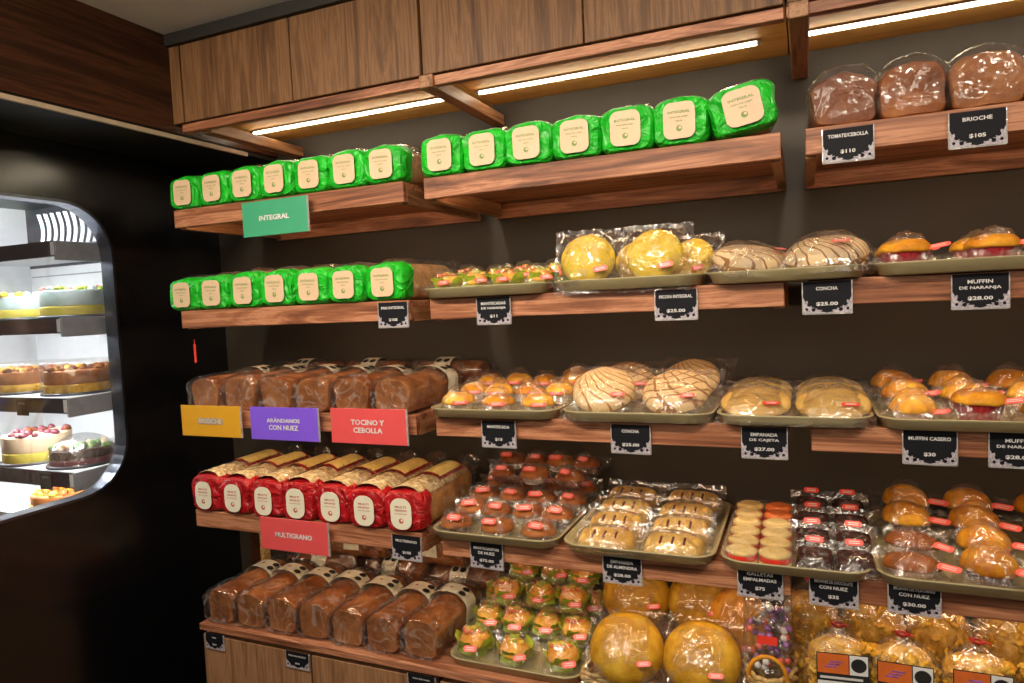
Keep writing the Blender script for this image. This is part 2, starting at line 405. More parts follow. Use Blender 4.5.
# ---------------------------------------------------------------- upper cabinets
ZD = Z(.6)
def upper_cabinet(x0, x1, n, label, stile=0.0, midbr=None, led=None):
    t = thing('wall_cabinet', label, 'cabinet', (x0, 1.6, ZD))
    L = x1-x0
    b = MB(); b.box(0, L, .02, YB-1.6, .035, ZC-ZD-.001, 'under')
    b.build('body', t)
    if stile: MB().box(0, stile-.003, 0, .02, 0, ZC-ZD-.036, 'door').build('stile', t)
    dw = (L-stile)/n
    for i in range(n):
        q = MB(); q.box(stile+i*dw+.002, stile+(i+1)*dw-.002, 0, .02, 0, ZC-ZD-.036, 'door', .0015); q.build('door', t)
    q = MB(); q.box(stile*.6, L-.001, .006, .03, -.028, -.004, 'shelf', .001).box(0, L, .0205, .03, -.004, .035, 'dark'); q.build('light_rail', t)
    if led:
        q = MB(); q.box(led[0]-x0, led[1]-x0, .297, .303, .024, .03, 'led'); o = q.build('led_strip', t); o['label'] = 'glowing warm white LED strip'
        q = MB(); q.box(led[0]-x0-.01, led[1]-x0+.01, .289, .311, .03, .035, 'metal'); q.build('led_channel', t)
    for bx in (midbr or []):
        q = MB(); q.box(bx-x0-.02, bx-x0+.02, .031 if stile else -.004, YB-1.6, -.034, -.001, 'shelf_y', .002); q.build('bracket', t)
    return t
upper_cabinet(XL, -.91, 2, 'walnut wall cabinet at the far left, above the green loaves and INTEGRAL sign', .045, (-1.7,), (-1.76, -1.0))
upper_cabinet(-.906, -.028, 2, 'middle walnut wall cabinet, second glowing strip from left beneath its doors', 0, (-.895,), (-.885, -.1))
upper_cabinet(-.024, .85, 2, 'walnut wall cabinet at the right end, above the four clear-bagged loaves', 0, (0,), (.0+.012, .8))

# ---------------------------------------------------------------- wall shelves
UN = {'left': (-1.812, -.973), 'middle': (-.911, -.04), 'right': (.008, .88)}
SZ = {'top': .332, 'second': .017, 'third': -.295, 'fourth': -.62}
BH = .054
for lv, z in SZ.items():
    for un, (x0, x1) in UN.items():
        look = {'top': 'walnut box shelf, underside lit by a strip,', 'second': 'walnut shelf', 'third': 'walnut shelf', 'fourth': 'walnut shelf'}[lv]
        hold = {('top', 'left'): 'holding green loaves above the INTEGRAL sign', ('top', 'middle'): 'holding seven green loaves beside a tilted one', ('top', 'right'): 'holding clear-bagged brown loaves',
                ('second', 'left'): 'with the lower row of green loaves', ('second', 'middle'): 'under the yellow round buns', ('second', 'right'): 'under the tray of red-cup muffins near eye level',
                ('third', 'left'): 'behind the yellow, purple and red signs', ('third', 'middle'): 'under the shell-scored buns and flat breads', ('third', 'right'): 'third level, at the right edge',
                ('fourth', 'left'): 'carrying the red-wrapped seeded loaves', ('fourth', 'middle'): 'under slit pastries and small brown cakes', ('fourth', 'right'): 'above the bags of golden biscuits'}[(lv, un)]
        t = thing('wall_shelf', f'{look} {hold}', 'shelf', (x0, 1.585, Z(z)))
        L = x1-x0; D = YB-1.585-.002
        MB().box(.001, L-.001, .022, D, -.018, -.001, 'shelf', .001).build('top_board', t)
        MB().box(0, L, 0, .022, -BH, 0, 'shelf', .0015).build('front_board', t)
        for ax in (0, L-.022):
            MB().box(ax, ax+.022, .0225, D-.022, -BH-.004, -.0185, 'shelf_y', .001).build('side_arm', t)
        MB().box(0, L, D-.022, D, -BH-.01, -.0185, 'shelf', .001).build('rear_rail', t)
        q = MB(); q.box(.06, L-.06, .0235, .029, -.04, -.034, 'led_s'); o = q.build('led_strip', t); o['label'] = 'glowing warm LED strip under the board'
# support post at the left under the fourth shelf
t = thing('support_post', 'wooden support post with gold edge strip below the left end of the fourth shelf', 'post', (-1.80, 1.84, Z(-.99)))
MB().box(-.045, .0, 0, .03, 0, .31, 'soffit', .001).build('panel', t)
o = MB().box(.001, .016, -.004, .03, 0, .31, 'wicker', .001).build('edge_strip', t); o['label'] = 'golden edge strip'
o = MB().box(-.008, .022, -.012, -.004, .262, .292, 'wicker', .001).build('bracket', t)

# ---------------------------------------------------------------- counter and base cabinets
CZ = -.985
q = MB().box(-1.81, 1.0, 1.565, YB, Z(CZ-.022), Z(CZ), 'shelf', .002).build('counter_top'); tag(q, 'long low walnut counter board under the bottom row of loaves and bags', 'counter')
def base_cab(x0, x1, ends, label):
    t = thing('base_cabinet', label, 'cabinet', (x0, 1.575, 0)); L = x1-x0; top = Z(CZ-.022)
    MB().box(0, L, .025, YB-1.575-.004, .05, top, 'dark').build('body', t)
    MB().box(.02, L-.02, .05, .07, 0, .05, 'dark').build('plinth', t)
    xs = [0]+ends+[L]
    for a_, b_ in zip(xs, xs[1:]):
        MB().box(a_+.003, b_-.003, 0, .022, .06, top-.018, 'base', .0015).build('door', t)
    return t
base_cab(-1.81, -.945, [.435], 'walnut base cabinet with small black tags, under the left end of the counter')
base_cab(-.938, -.07, [.435], 'walnut base cabinet under the counter, just right of the tagged one')
base_cab(-.063, .9, [.48], 'walnut base cabinet under the counter beneath the biscuit bags')

# ---------------------------------------------------------------- tags and signs
def price_tag(x, z, lines, price, label, w=.092, h=.066, y=1.575, rz=0, thin=False):
    b = MB()
    b.box(-w/2, w/2, 0, .002, -h, 0, 'card')
    y0 = -.0008
    # clear holder rim
    b.box(-w/2-.002, -w/2, -.001, .003, -h-.002, 0, 'acrylic'); b.box(w/2, w/2+.002, -.001, .003, -h-.002, 0, 'acrylic'); b.box(-w/2, w/2, -.001, .003, -h-.003, -h, 'acrylic')
    # lace ornament: fans of scallops in the two lower corners and along the bottom
    for sx in (-1, 1):
        for r_, n_ in ((.021, 7), (.014, 5)):
            pass
        cx = sx*w/2
        pts = [(cx, y0, -h)]; N = 28; P = []
        for k in range(N+1):
            f_ = k/N; a = PI/2*f_
            rx = .042*w/.092; rz_ = .03*h/.066
            rr = (1-.42*math.sin(2*a))*(1+.1*math.cos(k*PI/2))
            P.append((cx-sx*rx*rr*math.cos(a), y0, -h+rz_*rr*math.sin(a)))
        fs = [(0, k+1, k+2) if sx < 0 else (0, k+2, k+1) for k in range(N)]
        b.add(pts+P, fs, 'lace')
        for (dx, dz, r_) in ((.012, .018, .0045), (.02, .007, .004), (.007, .008, .003)):
            n = 10; b.add([(cx-sx*dx+r_*math.cos(2*PI*k/n), y0-.0003, -h+dz+r_*math.sin(2*PI*k/n)) for k in range(n)], [tuple(range(n))], 'card')
    zz = -.012*h/.066-.003
    for i, ln in enumerate(lines):
        put_text(b, ln, w*min(.8, .075*len(ln)), .0075*h/.066, 0, zz, y0, 'whiteink', .02); zz -= .0125*h/.066
    put_text(b, price, w*.075*len(price), .0085*h/.066, 0, -h*.72, y0-.0003, 'whiteink', .03)
    o = b.build('price_tag', loc=(x, y, Z(z))); o.rotation_euler = (0, 0, rz)
    tag(o, label, 'price tag')
    return o
T = [(-1.02, .013, ['PAN INTEGRAL'], '$105', 'black price tag below the lower row of green loaves, reading $105'),
     (-.722, .013, ['MANTECADAS', 'DE NARANJA'], '$11', 'black price tag under the tray of lime-papered muffins, second shelf'),
     (-.268, .010, ['PICON INTEGRAL'], '$25.00', 'black price tag under the two round yellow buns'),
     (.043, .013, ['CONCHA'], '$25.00', 'CONCHA price tag under the second shelf tray, bridging the dark gap'),
     (.312, .013, ['MUFFIN', 'DE NARANJA'], '$28.00', 'MUFFIN DE NARANJA price tag with blue reflection, second shelf far right'),
     (-.724, -.302, ['MANTECADA'], '$15', 'small black price tag under the orange-topped muffins on third shelf'),
     (-.383, -.302, ['CONCHA'], '$25.00', 'CONCHA price tag on third shelf under the big shell-scored buns'),
     (-.087, -.3, ['EMPANADA', 'DE CAJETA'], '$27.00', 'black price tag beneath the flat round breads'),
     (.225, -.297, ['MUFFIN CASERO'], '$30', 'MUFFIN CASERO price tag on third shelf at right'),
     (.372, -.296, ['MUFFIN', 'DE NARANJA'], '$28.00', 'price tag cut by the right picture edge, third shelf'),
     (-1.018, -.628, ['MULTIGRANO'], '$105', 'black price tag under the right end of the red-wrapped loaves'),
     (-.775, -.624, ['MANTECADITAS', 'DE NUEZ'], '$75.00', 'black price tag below the tray of pink-labelled small brown cakes'),
     (-.415, -.621, ['EMPANADA', 'DE ALMENDRA'], '$28.00', 'black price tag below the tray of slit pastries'),
     (-.103, -.614, ['GALLETAS', 'EMPALMADAS'], '$75', 'blue-black price tag below the red and cream sandwich biscuits'),
     (.045, -.614, ['BROWNIE DE CHOCOLATE', 'CON NUEZ'], '$35', 'black price tag above the first bag of golden biscuits'),
     (.195, -.611, ['MUFFIN DE PLATANO', 'CON NUEZ'], '$30.00', 'blue-black price tag above the second bag of golden biscuits'),
     (.087, .322, ['TOMATE/CEBOLLA'], '$110', 'price tag beneath the leftmost clear-bagged loaf on top right shelf'),
     (.309, .323, ['BRIOCHE'], '$105', 'BRIOCHE price tag beneath the third clear-bagged loaf, top right shelf')]
for i, (x, z, ls, pr, lb) in enumerate(T): price_tag(x, z, ls, pr, lb, rz=random.uniform(-.04, .04))
price_tag(-1.752, CZ-.03, ['PAN'], '$60', 'small black tag at the left corner of the base cabinet', .075, .047, 1.5685)
price_tag(-1.42, CZ-.036, ['PAN BLANCO'], '$60', 'small black tag on base cabinet below the bottom brown loaves', .085, .047, 1.5685)
price_tag(-.99, CZ-.03, ['PAN DE CAJA'], '$60', 'small black tag at bottom edge right of the base cabinet door', .085, .047, 1.5685)

def sign(x0, x1, z1, z0, mat, lines, label, ink='whiteink', y=1.556, sz=.0145):
    w, h = x1-x0, z1-z0; b = MB(); b.box(-w/2, w/2, 0, .003, -h/2, h/2, mat, .0006)
    b.box(w/2, w/2+.004, .0, .004, -h/2, h/2, 'acrylic'); b.box(-w/2+.02, w/2-.02, .003, .012, h/2-.02, h/2-.005, 'acrylic')
    n = len(lines)
    for i, ln in enumerate(lines):
        zz = (n-1)*.011-i*.022
        if ink == 'greyblock': b.box(-.05, .05, -.0012, 0, zz-.009, zz+.009, 'shelfsteel')
        put_text(b, ln, .0135*len(ln), sz, 0, zz, -.0016, 'whiteink' if ink != 'greyblock' else 'cream', .02); put_text(b, ln, .0135*len(ln)+.0012, sz+.0006, .0006, zz, -.0015, 'whiteink' if ink != 'greyblock' else 'cream', .02)
    o = b.build('section_sign', loc=((x0+x1)/2, y, Z((z0+z1)/2))); return tag(o, label, 'sign')
sign(-1.506, -1.27, .322, .222, 's_green', ['INTEGRAL'], 'green sign reading INTEGRAL on the top left shelf')
sign(-1.81, -1.568, -.277, -.373, 's_yellow', ['BRIOCHE'], 'mustard yellow sign at the left end of the third shelf', 'greyblock')
sign(-1.528, -1.279, -.277, -.374, 's_purple', ['ARÁNDANOS', 'CON NUEZ'], 'purple sign reading ARÁNDANOS CON NUEZ')
sign(-1.233, -.986, -.275, -.373, 's_red', ['TOCINO Y', 'CEBOLLA'], 'coral red sign reading TOCINO Y CEBOLLA')
sign(-1.517, -1.269, -.609, -.706, 's_red', ['MULTIGRANO'], 'red sign reading MULTIGRANO on the fourth shelf')

# ---------------------------------------------------------------- loaves
def loaf_profile(w, h, n=28, dome=.012, e=4.0, waist=.0):
    P = []
    for k in range(n):
        a = 2*PI*k/n; c, s = math.cos(a), math.sin(a)
        x = w/2*math.copysign(abs(c)**(2/e), c); z = h/2+h/2*math.copysign(abs(s)**(2/e), s)
        zt = z/h
        if zt > .62: x *= 1+.06*math.sin((zt-.62)/.38*PI)
        if waist: x *= 1-waist*math.exp(-((zt-.6)/.1)**2)
        z += dome*max(0, zt-.5)*2*(1-(x/(w/2))**2)
        P.append((x, z))
    return P
def loaf_body(mb, w, h, L, y0, mat, endmat, seed, n=28, segs=14, amp=.003, dome=.012, grow=0, waist=.0, crinkle=30, e=4.0):
    P = loaf_profile(w, h, n, dome, e, waist); rings = []; cx, cz = 0, h/2
    ys = [0, .002, .007, .016]+[.016+(L-.032)*k/segs for k in range(1, segs)]+[L-.016, L-.006, L]
    sc = [.93, .965, .99, 1]+[1]*(segs-1)+[1, .95, .82]
    for y, s_ in zip(ys, sc):
        rg = []
        for (x, z) in P:
            X = x*s_; Zz = cz+(z-cz)*s_ if s_ < 1 else z
            d = nz((X, y, Zz), crinkle, seed)*amp*2
            l = math.hypot(X, Zz-cz) or 1
            X += X/l*(d+grow); Zz += (Zz-cz)/l*(d+grow)
            rg.append((X, y0+y, max(Zz, .0005)))
        rings.append(rg)
    mb.loft(rings, mat)
    # end caps: shrink to a flat face
    for rg, yy in ((rings[0], y0), (rings[-1], y0+L)):
        inner = []
        c = (0, yy, h/2)
        rr = [rg]
        for s_ in (.95, .7, .35):
            rr.append([(p[0]*s_, yy+nz(p, 40, seed)*.0025*s_*(1 if yy > y0 else -1), c[2]+(p[2]-c[2])*s_) for p in rg])
        if yy == y0: rr = rr[::-1]
        mb.loft(rr, endmat)
        e_ = rr[0] if yy == y0 else rr[-1]
        mb.add(e_, [tuple(range(n-1, -1, -1)) if yy == y0 else tuple(range(n))], endmat)
def bag_over_loaf(w, h, L, seed, mat='film3', y0=-.012, tail=.08, twist='rear', amp=.006):
    mb = MB(); P = loaf_profile(w+.010, h+.008, 32, .012); rings = []; n = 14; cz = h/2
    for k in range(n+1):
        y = y0+(L-y0+.01)*k/n; s_ = .9 if k == 0 else 1
        rings.append([])
        for (x, z) in P:
            d = nz((x, y, z), 45, seed)*amp+abs(nz((x, y*.4, z), 90, seed+3))*amp*.8
            l = math.hypot(x, z-cz) or 1
            rings[-1].append((x*s_+x/l*d, y+(nz((x, 0, z), 60, seed)*.006 if k == 0 else 0), max(.0, cz+(z-cz)*s_+(z-cz)/l*d)))
    # gathered tail at the rear
    for k, (f, dy) in enumerate(((.7, .015), (.3, .03), (.12, .04), (.4, .055), (.55, .07))):
        rings.append([(p[0]*f*(1+.2*math.sin(i*2.2)), L+.01+dy, cz+.012*k+(p[1]-cz)*f*.6*(1+.2*math.cos(i*1.7))) for i, p in enumerate(P)])
    mb.loft(rings, mat)
    # front flap: folded face
    mb.loft([[(p[0]*.35, y0+.004, cz+(p[2]-cz)*.35) for p in rings[0]], rings[0]], mat)
    mb.add([(p[0]*.35, y0+.004, cz+(p[2]-cz)*.35) for p in rings[0]], [tuple(range(32))], mat)
    return mb
def label_patch(w, h, y, zc, mat='cream', r=.35, lines=None, ink='greenink', bulge=.004):
    mb = MB(); n = 6; pts = []
    R_ = min(w, h)*r
    for cx, cz, a0 in ((w/2-R_, h/2-R_, 0), (-w/2+R_, h/2-R_, 90), (-w/2+R_, -h/2+R_, 180), (w/2-R_, -h/2+R_, 270)):
        for k in range(n+1):
            a = math.radians(a0+90*k/n); pts.append((cx+R_*math.cos(a), cz+R_*math.sin(a)))
    pts = pts[::-1]
    f = [(x, y, zc+z) for x, z in pts]; bk = [(x, y+.0012, zc+z) for x, z in pts]
    mb.loft([f, bk], mat, smooth=False); mb.add(f, [tuple(range(len(f)))], mat)
    if lines:
        for (txt, dz, hh, ww) in lines: put_text(mb, txt, ww*w, hh, 0, zc+dz, y-.0006, ink, .03)
        mb.disc(0, zc-h*.22, h*.085, y-.0007, ink)
        mb.disc(.002, zc-h*.2, h*.04, y-.0010, mat)
    return mb

LW, LH = .1235, .102
def wrapped_loaf(color, seed, L=.3, w=LW-.003, h=LH):
    t = thing(f'{color}_wrapped_loaf', '', 'bread loaf'); 
    b = MB(); loaf_body(b, w-.012, h-.008, L-.015, .012, 'wheat' if color == 'green' else 'tan', 'wheat', seed, amp=.002)
    b.build('bread', t)
    if color == 'red':
        s = MB()       # seeded top
        def top(u, v):
            a = (u-.5)*2; x = a*(w/2-.006); z = h+.002+.014*(1-a*a)-.014*abs(a)**5; y = .015+v*(L-.05)
            return (x, y, z+nz((x, y, z), 120, seed)*.003)
        s.grid(14, 24, top, 'seeds'); s.build('seed_crust', t)
    # coloured front film
    f = MB(); P = loaf_profile(w+.002, h-.002, 32, .004, 5.0); rings = []
    D = .05 if color == 'green' else .05
    for k in range(8):
        y = D*k/7; s_ = (.9, .97, 1, 1, 1, 1, .995, 1)[k]
        rings.append([(x*s_+nz((x, y, z), 34, seed)*.004, y+nz((x, 1, z), 30, seed)*.004*(1 if k < 7 else 2.5),
                       max(.0003, h/2+(z-h/2)*s_+nz((x+1, y, z), 34, seed)*.004+(.004*max(0, z/h-.8)*5*(k/7)))) for x, z in P])
    f.loft(rings, color)
    f.loft([[(p[0]*.35, p[1]-.002, h/2+(p[2]-h/2)*.35) for p in rings[0]], [(p[0]*.75, p[1]-.003, h/2+(p[2]-h/2)*.75) for p in rings[0]], rings[0]], color)
    f.add([(p[0]*.35, p[1]-.002, h/2+(p[2]-h/2)*.35) for p in rings[0]], [tuple(range(31, -1, -1))], color)
    # crimped fin across the upper front

    o = f.build('front_film', t); o['label'] = f'{color} film wrapped round the front'
    if color == 'green':
        lb = label_patch(.07, .078, -.0095, h*.5, 'cream', .25, [('INTEGRAL', .018, .006, .7), ('PAN DE CAJA', .007, .004, .75), ('100 %', -.001, .003, .4)], 'greenink')
    else:
        lb = label_patch(.066, .088, -.0095, h*.49, 'cream2', .42, [('MULTI', .02, .006, .55), ('GRANO', .01, .006, .6), ('PAN DE CAJA', .0, .004, .7)], 'redink')
    o = lb.build('label', t); o['label'] = 'cream paper label'
    c = bag_over_loaf(w-.006, h-.004, L, seed, y0=.045); c.build('clear_bag', t)
    if color == 'red':
        p = MB()
        def pt(g, dz, mat_, y0_, y1_):
            def fn(u, v):
                a = (u-.5)*2*g; x = a*(w/2-.008); z = h+dz+.018*(1-a*a)-.012*abs(a)**4; return (x, y0_+v*(y1_-y0_), z)
            p.grid(8, 4, fn, mat_)
        pt(.86, .004, 'red', .14, .30); pt(.74, .006, 's_label', .15, .29)
        o = p.build('top_label', t); o['label'] = 'yellow label with red border on top'
        q = MB(); q.loft([[(x*.25, L+.04+dy, h*.7+(z-h/2)*.25*g_) for x, z in P] for dy, g_ in ((0, 1), (.012, 1.1), (.024, .4))], 'red', True, True)
        o = q.build('red_tie', t)
    return t
M['s_label'] = plain('yellow_label', (.82, .62, .2), .5, nscale=70, namt=.12)
def band_loaf(seed, L=.3, w=.118, h=.1, band=.19, tie=True, mat='brown', cir=True):
    t = thing('brown_loaf', '', 'bread loaf')
    b = MB(); loaf_body(b, w-.01, h-.006, L, .004, mat, 'browncrumb', seed, amp=.0025, dome=.016, waist=.03); b.build('bread', t)
    bag_over_loaf(w-.006, h-.003, L, seed).build('clear_bag', t)
    if band:
        P = loaf_profile(w+.007, h+.007, 40, .016); q = MB(); P = [p for p in P if p[1] > h*.28]
        P.sort(key=lambda p: math.atan2(p[1]-h*.28, p[0]))
        q.loft([[(x, band+dy, z) for x, z in P] for dy in (0, .03, .06)], 'cream2', closed=False)
        if cir:
            for (u, yy) in ((-.36, .016), (-.36, .044), (.36, .016), (.36, .044), (.0, .03)):
                r_ = .011 if u else .005; N = 12
                top = h+.016*(1-(2*u)**2)+.0085 if abs(u) < .45 else h
                q.add([(u*w+r_*math.cos(2*PI*k/N), band+yy+r_*math.sin(2*PI*k/N), h+.0105+.016*(1-(2*(u+r_*math.cos(2*PI*k/N)/w))**2)-.002) for k in range(N)], [tuple(range(N))], 'blackink' if u else 'redink')
        o = q.build('paper_band', t); o['label'] = 'cream paper band with dark circles'
    if tie:
        q = MB(); q.tube([(0, L+.046+.006*math.cos(a), h/2+.02+.012*math.sin(a)) for a in [2*PI*k/10 for k in range(11)]], .004, 'red')
        o = q.build('tie', t); o['label'] = 'red twist tie'
    return t

G = [wrapped_loaf('green', s_) for s_ in (1, 2, 3)]
gi = 0
def row_loaves(protos, n, x0, pitch, y, z, lab, grp, jit=.02, tilt=None, hts=None):
    for i in range(n):
        p = protos[i % len(protos)]
        x = x0+pitch*(i+.5); rot = (random.uniform(-.01, .01), random.uniform(-jit, jit)*.5, random.uniform(-jit, jit))
        if tilt and i in tilt: rot = tilt[i]
        sc = (1, 1, random.uniform(.97, 1.03))
        place(p, (x, y+random.uniform(-.004, .004), Z(z)+.0006+(.008 if tilt and i in tilt else 0)), rot, lab(i, n), grp, sc)
row_loaves(G, 7, -1.822, .1215, 1.583, SZ['top'], lambda i, n: f'green-wrapped loaf with cream label, {nth(i, n)} in row above the INTEGRAL sign', 'green loaves, top left shelf')
row_loaves(G, 7, -1.85, .1235, 1.578, SZ['second'], lambda i, n: f'green-wrapped loaf, {nth(i, n)} of lower green row on second shelf', 'green loaves, second shelf')
row_loaves(G, 6, -.917, .1215, 1.583, SZ['top'], lambda i, n: f'green-wrapped loaf, {nth(i, 8)} in the middle top shelf row under the cabinets', 'green loaves, middle top shelf')
place(G[1], (-.105, 1.585, Z(SZ['top'])+.012), (0, -.20, .12), 'green-wrapped loaf tilted up at the right end of the top row, overhanging its shelf', 'green loaves, middle top shelf', (1.12, 1, 1.0))
RD = [wrapped_loaf('red', s_, .34, LW-.004, .112) for s_ in (11, 12)]
row_loaves(RD, 7, -1.815, .1215, 1.580, SZ['fourth'], lambda i, n: f'red-wrapped seeded loaf with cream front label, {nth(i, n)} in row behind MULTIGRANO sign', 'red-wrapped loaves, fourth shelf')
BL = [band_loaf(21, .27, band=.165), band_loaf(22, .27, band=.165)]
row_loaves(BL, 7, -1.80, .122, 1.590, CZ, lambda i, n: f'paper-banded brown loaf, {nth(i, n)} in front row on the low counter', 'brown loaves on the counter', .05)
BN = [band_loaf(25, .28, .125, .092, .20, False), band_loaf(26, .28, .125, .092, .20, False, 'browncrumb')]
row_loaves(BN, 6, -1.805, .138, 1.585, SZ['third'], lambda i, n: f'bagged brown loaf, {nth(i, n)} in front row behind the coloured signs', 'brown loaves on the third shelf', .03)
BC = band_loaf(31, .235, .112, .1, .10, True)
for i, x in enumerate((-1.52, -1.235, -.95)):
    place(BC, (x, 1.985, Z(SZ['third'])+.0006), (0, 0, PI/2), f'brown loaf lying crosswise at the back of third shelf, {nth(i, 3)} of three', 'crosswise loaves, third shelf')
for i, (x, dz, rz) in enumerate(((-1.49, 0, PI/2+.12), (-1.2, .0, PI/2-.1), (-.93, 0, PI/2+.05))):
    place(BC, (x, 1.99, Z(CZ)+.0006), (0, 0, rz), f'glossy brown loaf lying crosswise behind the counter loaves, {nth(i, 3)} of three', 'crosswise loaves on the counter')
place(BC, (-1.03, 1.985, Z(CZ)+.118), (0, 0, PI/2-.06), 'brown loaf lying on top of the crosswise ones behind the counter row, right side', 'crosswise loaves on the counter')
place(BC, (-1.34, 1.985, Z(CZ)+.118), (0, 0, PI/2+.08), 'brown loaf lying on top of the crosswise ones behind the counter row, left side', 'crosswise loaves on the counter')
# small clear-bagged loaves on the top right shelf
def domed_loaf(seed, mat, w=.124, h=.084):
    t = thing('bagged_loaf', '', 'bread loaf'); b = MB()
    loaf_body(b, w-.01, h, .28, .008, mat, mat, seed, amp=.003, dome=.02, e=6.5); b.build('bread', t)
    c = MB(); P = loaf_profile(w+.004, h+.01, 36, .022, 5.0); rings = []
    for k in range(14):
        y = -.014+.31*k/13; s_ = .86 if k == 0 else 1
        rings.append([(x*s_+nz((x, y, z), 50, seed)*.006, y, max(0, h/2+(z-h/2)*s_+nz((x, y+3, z), 50, seed)*.006)) for x, z in P])
    c.loft([[(p[0]*f_, p[1]+.003*(1-f_), h/2+(p[2]-h/2)*f_) for p in rings[0]] for f_ in (.08, .35, .7)]+rings, 'film4'); c.build('clear_bag', t)
    return t
DL = [domed_loaf(41, 'dark_b'), domed_loaf(42, 'brown'), domed_loaf(43, 'browncrumb')]
for i, (pr, x, lb) in enumerate(((0, .083, 'dark brown loaf in shiny clear bag, leftmost on top right shelf'), (1, .206, 'medium brown bagged loaf, second from left on top right shelf'),
                             (2, .33, 'lighter brown bagged loaf above the BRIOCHE price tag'), (0, .455, 'bagged brown loaf cut by the right picture edge, top right shelf'))):
    place(DL[pr], (x, 1.588, Z(SZ['top'])+.0008), (0, 0, random.uniform(-.03, .03)), lb, 'bagged loaves, top right shelf', 1.04)

# ---------------------------------------------------------------- trays
def tray(x0, x1, z, label, y0=1.545, d=.455, h=.026):
    mb = MB(); n = 7
    def rr(gx, zz, r):
        pts = []
        a0x, a1x, b0, b1 = x0-gx, x1+gx, y0-gx, y0+d+gx
        for cx, cy, s0 in ((a1x-r, b1-r, 0), (a0x+r, b1-r, 90), (a0x+r, b0+r, 180), (a1x-r, b0+r, 270)):
            for k in range(n+1):
                a = math.radians(s0+90*k/n); pts.append((cx+r*math.cos(a), cy+r*math.sin(a), zz))
        return pts
    r = .05
    mb.loft([rr(-.022, 0, r-.012), rr(-.012, .002, r-.008), rr(-.005, h*.75, r), rr(0, h-.002, r), rr(0, h, r), rr(-.005, h, r), rr(-.011, h*.7, r-.004), rr(-.02, .006, r-.01), rr(-.03, .004, r-.015)], 'tray', True, False)
    mb.add(rr(-.03, .004, r-.015), [tuple(range(4*(n+1)))], 'tray')
    o = mb.build('tray'); o.location = (0, 0, Z(z)+.0006); return tag(o, label, 'tray')
S2, S3, S4 = SZ['second'], SZ['third'], SZ['fourth']
tray(-.925, -.572, S2, 'cream tray under the lime-papered muffins on the second shelf')
tray(-.562, -.205, S2, 'cream tray under the two round yellow buns')
tray(-.200, .122, S2, 'cream tray under two shell buns on the second shelf, bridging the gap')
tray(.130, .64, S2, 'cream tray under the red-cup muffins at right of second shelf')
tray(-.922, -.562, S3, 'cream tray under the small orange-topped muffins on third shelf')
tray(-.552, -.192, S3, 'cream tray under the big shell-scored buns on third shelf')
tray(-.187, .128, S3, 'cream tray under the flat round breads')
tray(.133, .64, S3, 'cream tray of assorted muffins at right of third shelf')
tray(-.935, -.573, S4, 'cream tray heaped with pink-labelled small brown cakes, fourth shelf')
tray(-.564, -.197, S4, 'cream tray under two columns of slit pastries')
tray(-.187, .121, S4, 'cream tray holding sandwich biscuits beside dark brownies')
tray(.127, .64, S4, 'cream tray of domed cakes at right of fourth shelf')
tray(-.925, -.54, CZ, 'pale tray heaped with lime-papered muffins on the low counter', 1.585, .44)

# ---------------------------------------------------------------- wrapped pastries
def bag_sheet(w, l, hgt, seed, mat='film', px=.78, py=.62, cx=0, cy=0, flare=.028, n=24, base=.002, amp=.006):
    """film sheet lying over a food item: domed middle, flat crimped ends"""
    mb = MB()
    def fn(u, v):
        a = (u-.5)*2; b = (v-.5)*2
        d = max(0, 1-abs(a/px)**2.6)*max(0, 1-abs(b/py)**2.6)
        z = base+hgt*d**.55+flare*abs(b)**5
        p = (a*w/2, b*l/2, z)
        z += nz(p, 55, seed)*amp+abs(nz(p, 110, seed+5))*amp
        return (cx+p[0]*(1-.12*d**.3*abs(a))+nz(p, 40, seed+2)*.003, cy+p[1]+nz(p, 40, seed+8)*.004, max(z, .0008))
    mb.grid(n, n, fn, mat); return mb
def stick_label(w, h, mat, pos, rot, lines=True):
    mb = MB(); n = 5; R_ = h*.45; pts = []
    for cx, cy, a0 in ((w/2-R_, h/2-R_, 0), (-w/2+R_, h/2-R_, 90), (-w/2+R_, -h/2+R_, 180), (w/2-R_, -h/2+R_, 270)):
        for k in range(n+1):
            a = math.radians(a0+90*k/n); pts.append((cx+R_*math.cos(a), cy+R_*math.sin(a), 0))
    mb.add(pts, [tuple(range(len(pts)))], mat); mb.add([(p[0], p[1], -.0006) for p in pts][::-1], [tuple(range(len(pts)))], mat)
    if lines:
        for k in (-1, 1): mb.add([(-w*.3, k*h*.15-.0008, .0004), (w*.3, k*h*.15-.0008, .0004), (w*.3, k*h*.15+.0008, .0004), (-w*.3, k*h*.15+.0008, .0004)], [(0, 1, 2, 3)], 'whiteink')
    mb.xf(Matrix.Translation(pos) @ Matrix.Rotation(rot[2], 4, 'Z') @ Matrix.Rotation(rot[0], 4, 'X') @ Matrix.Rotation(rot[1], 4, 'Y'))
    return mb
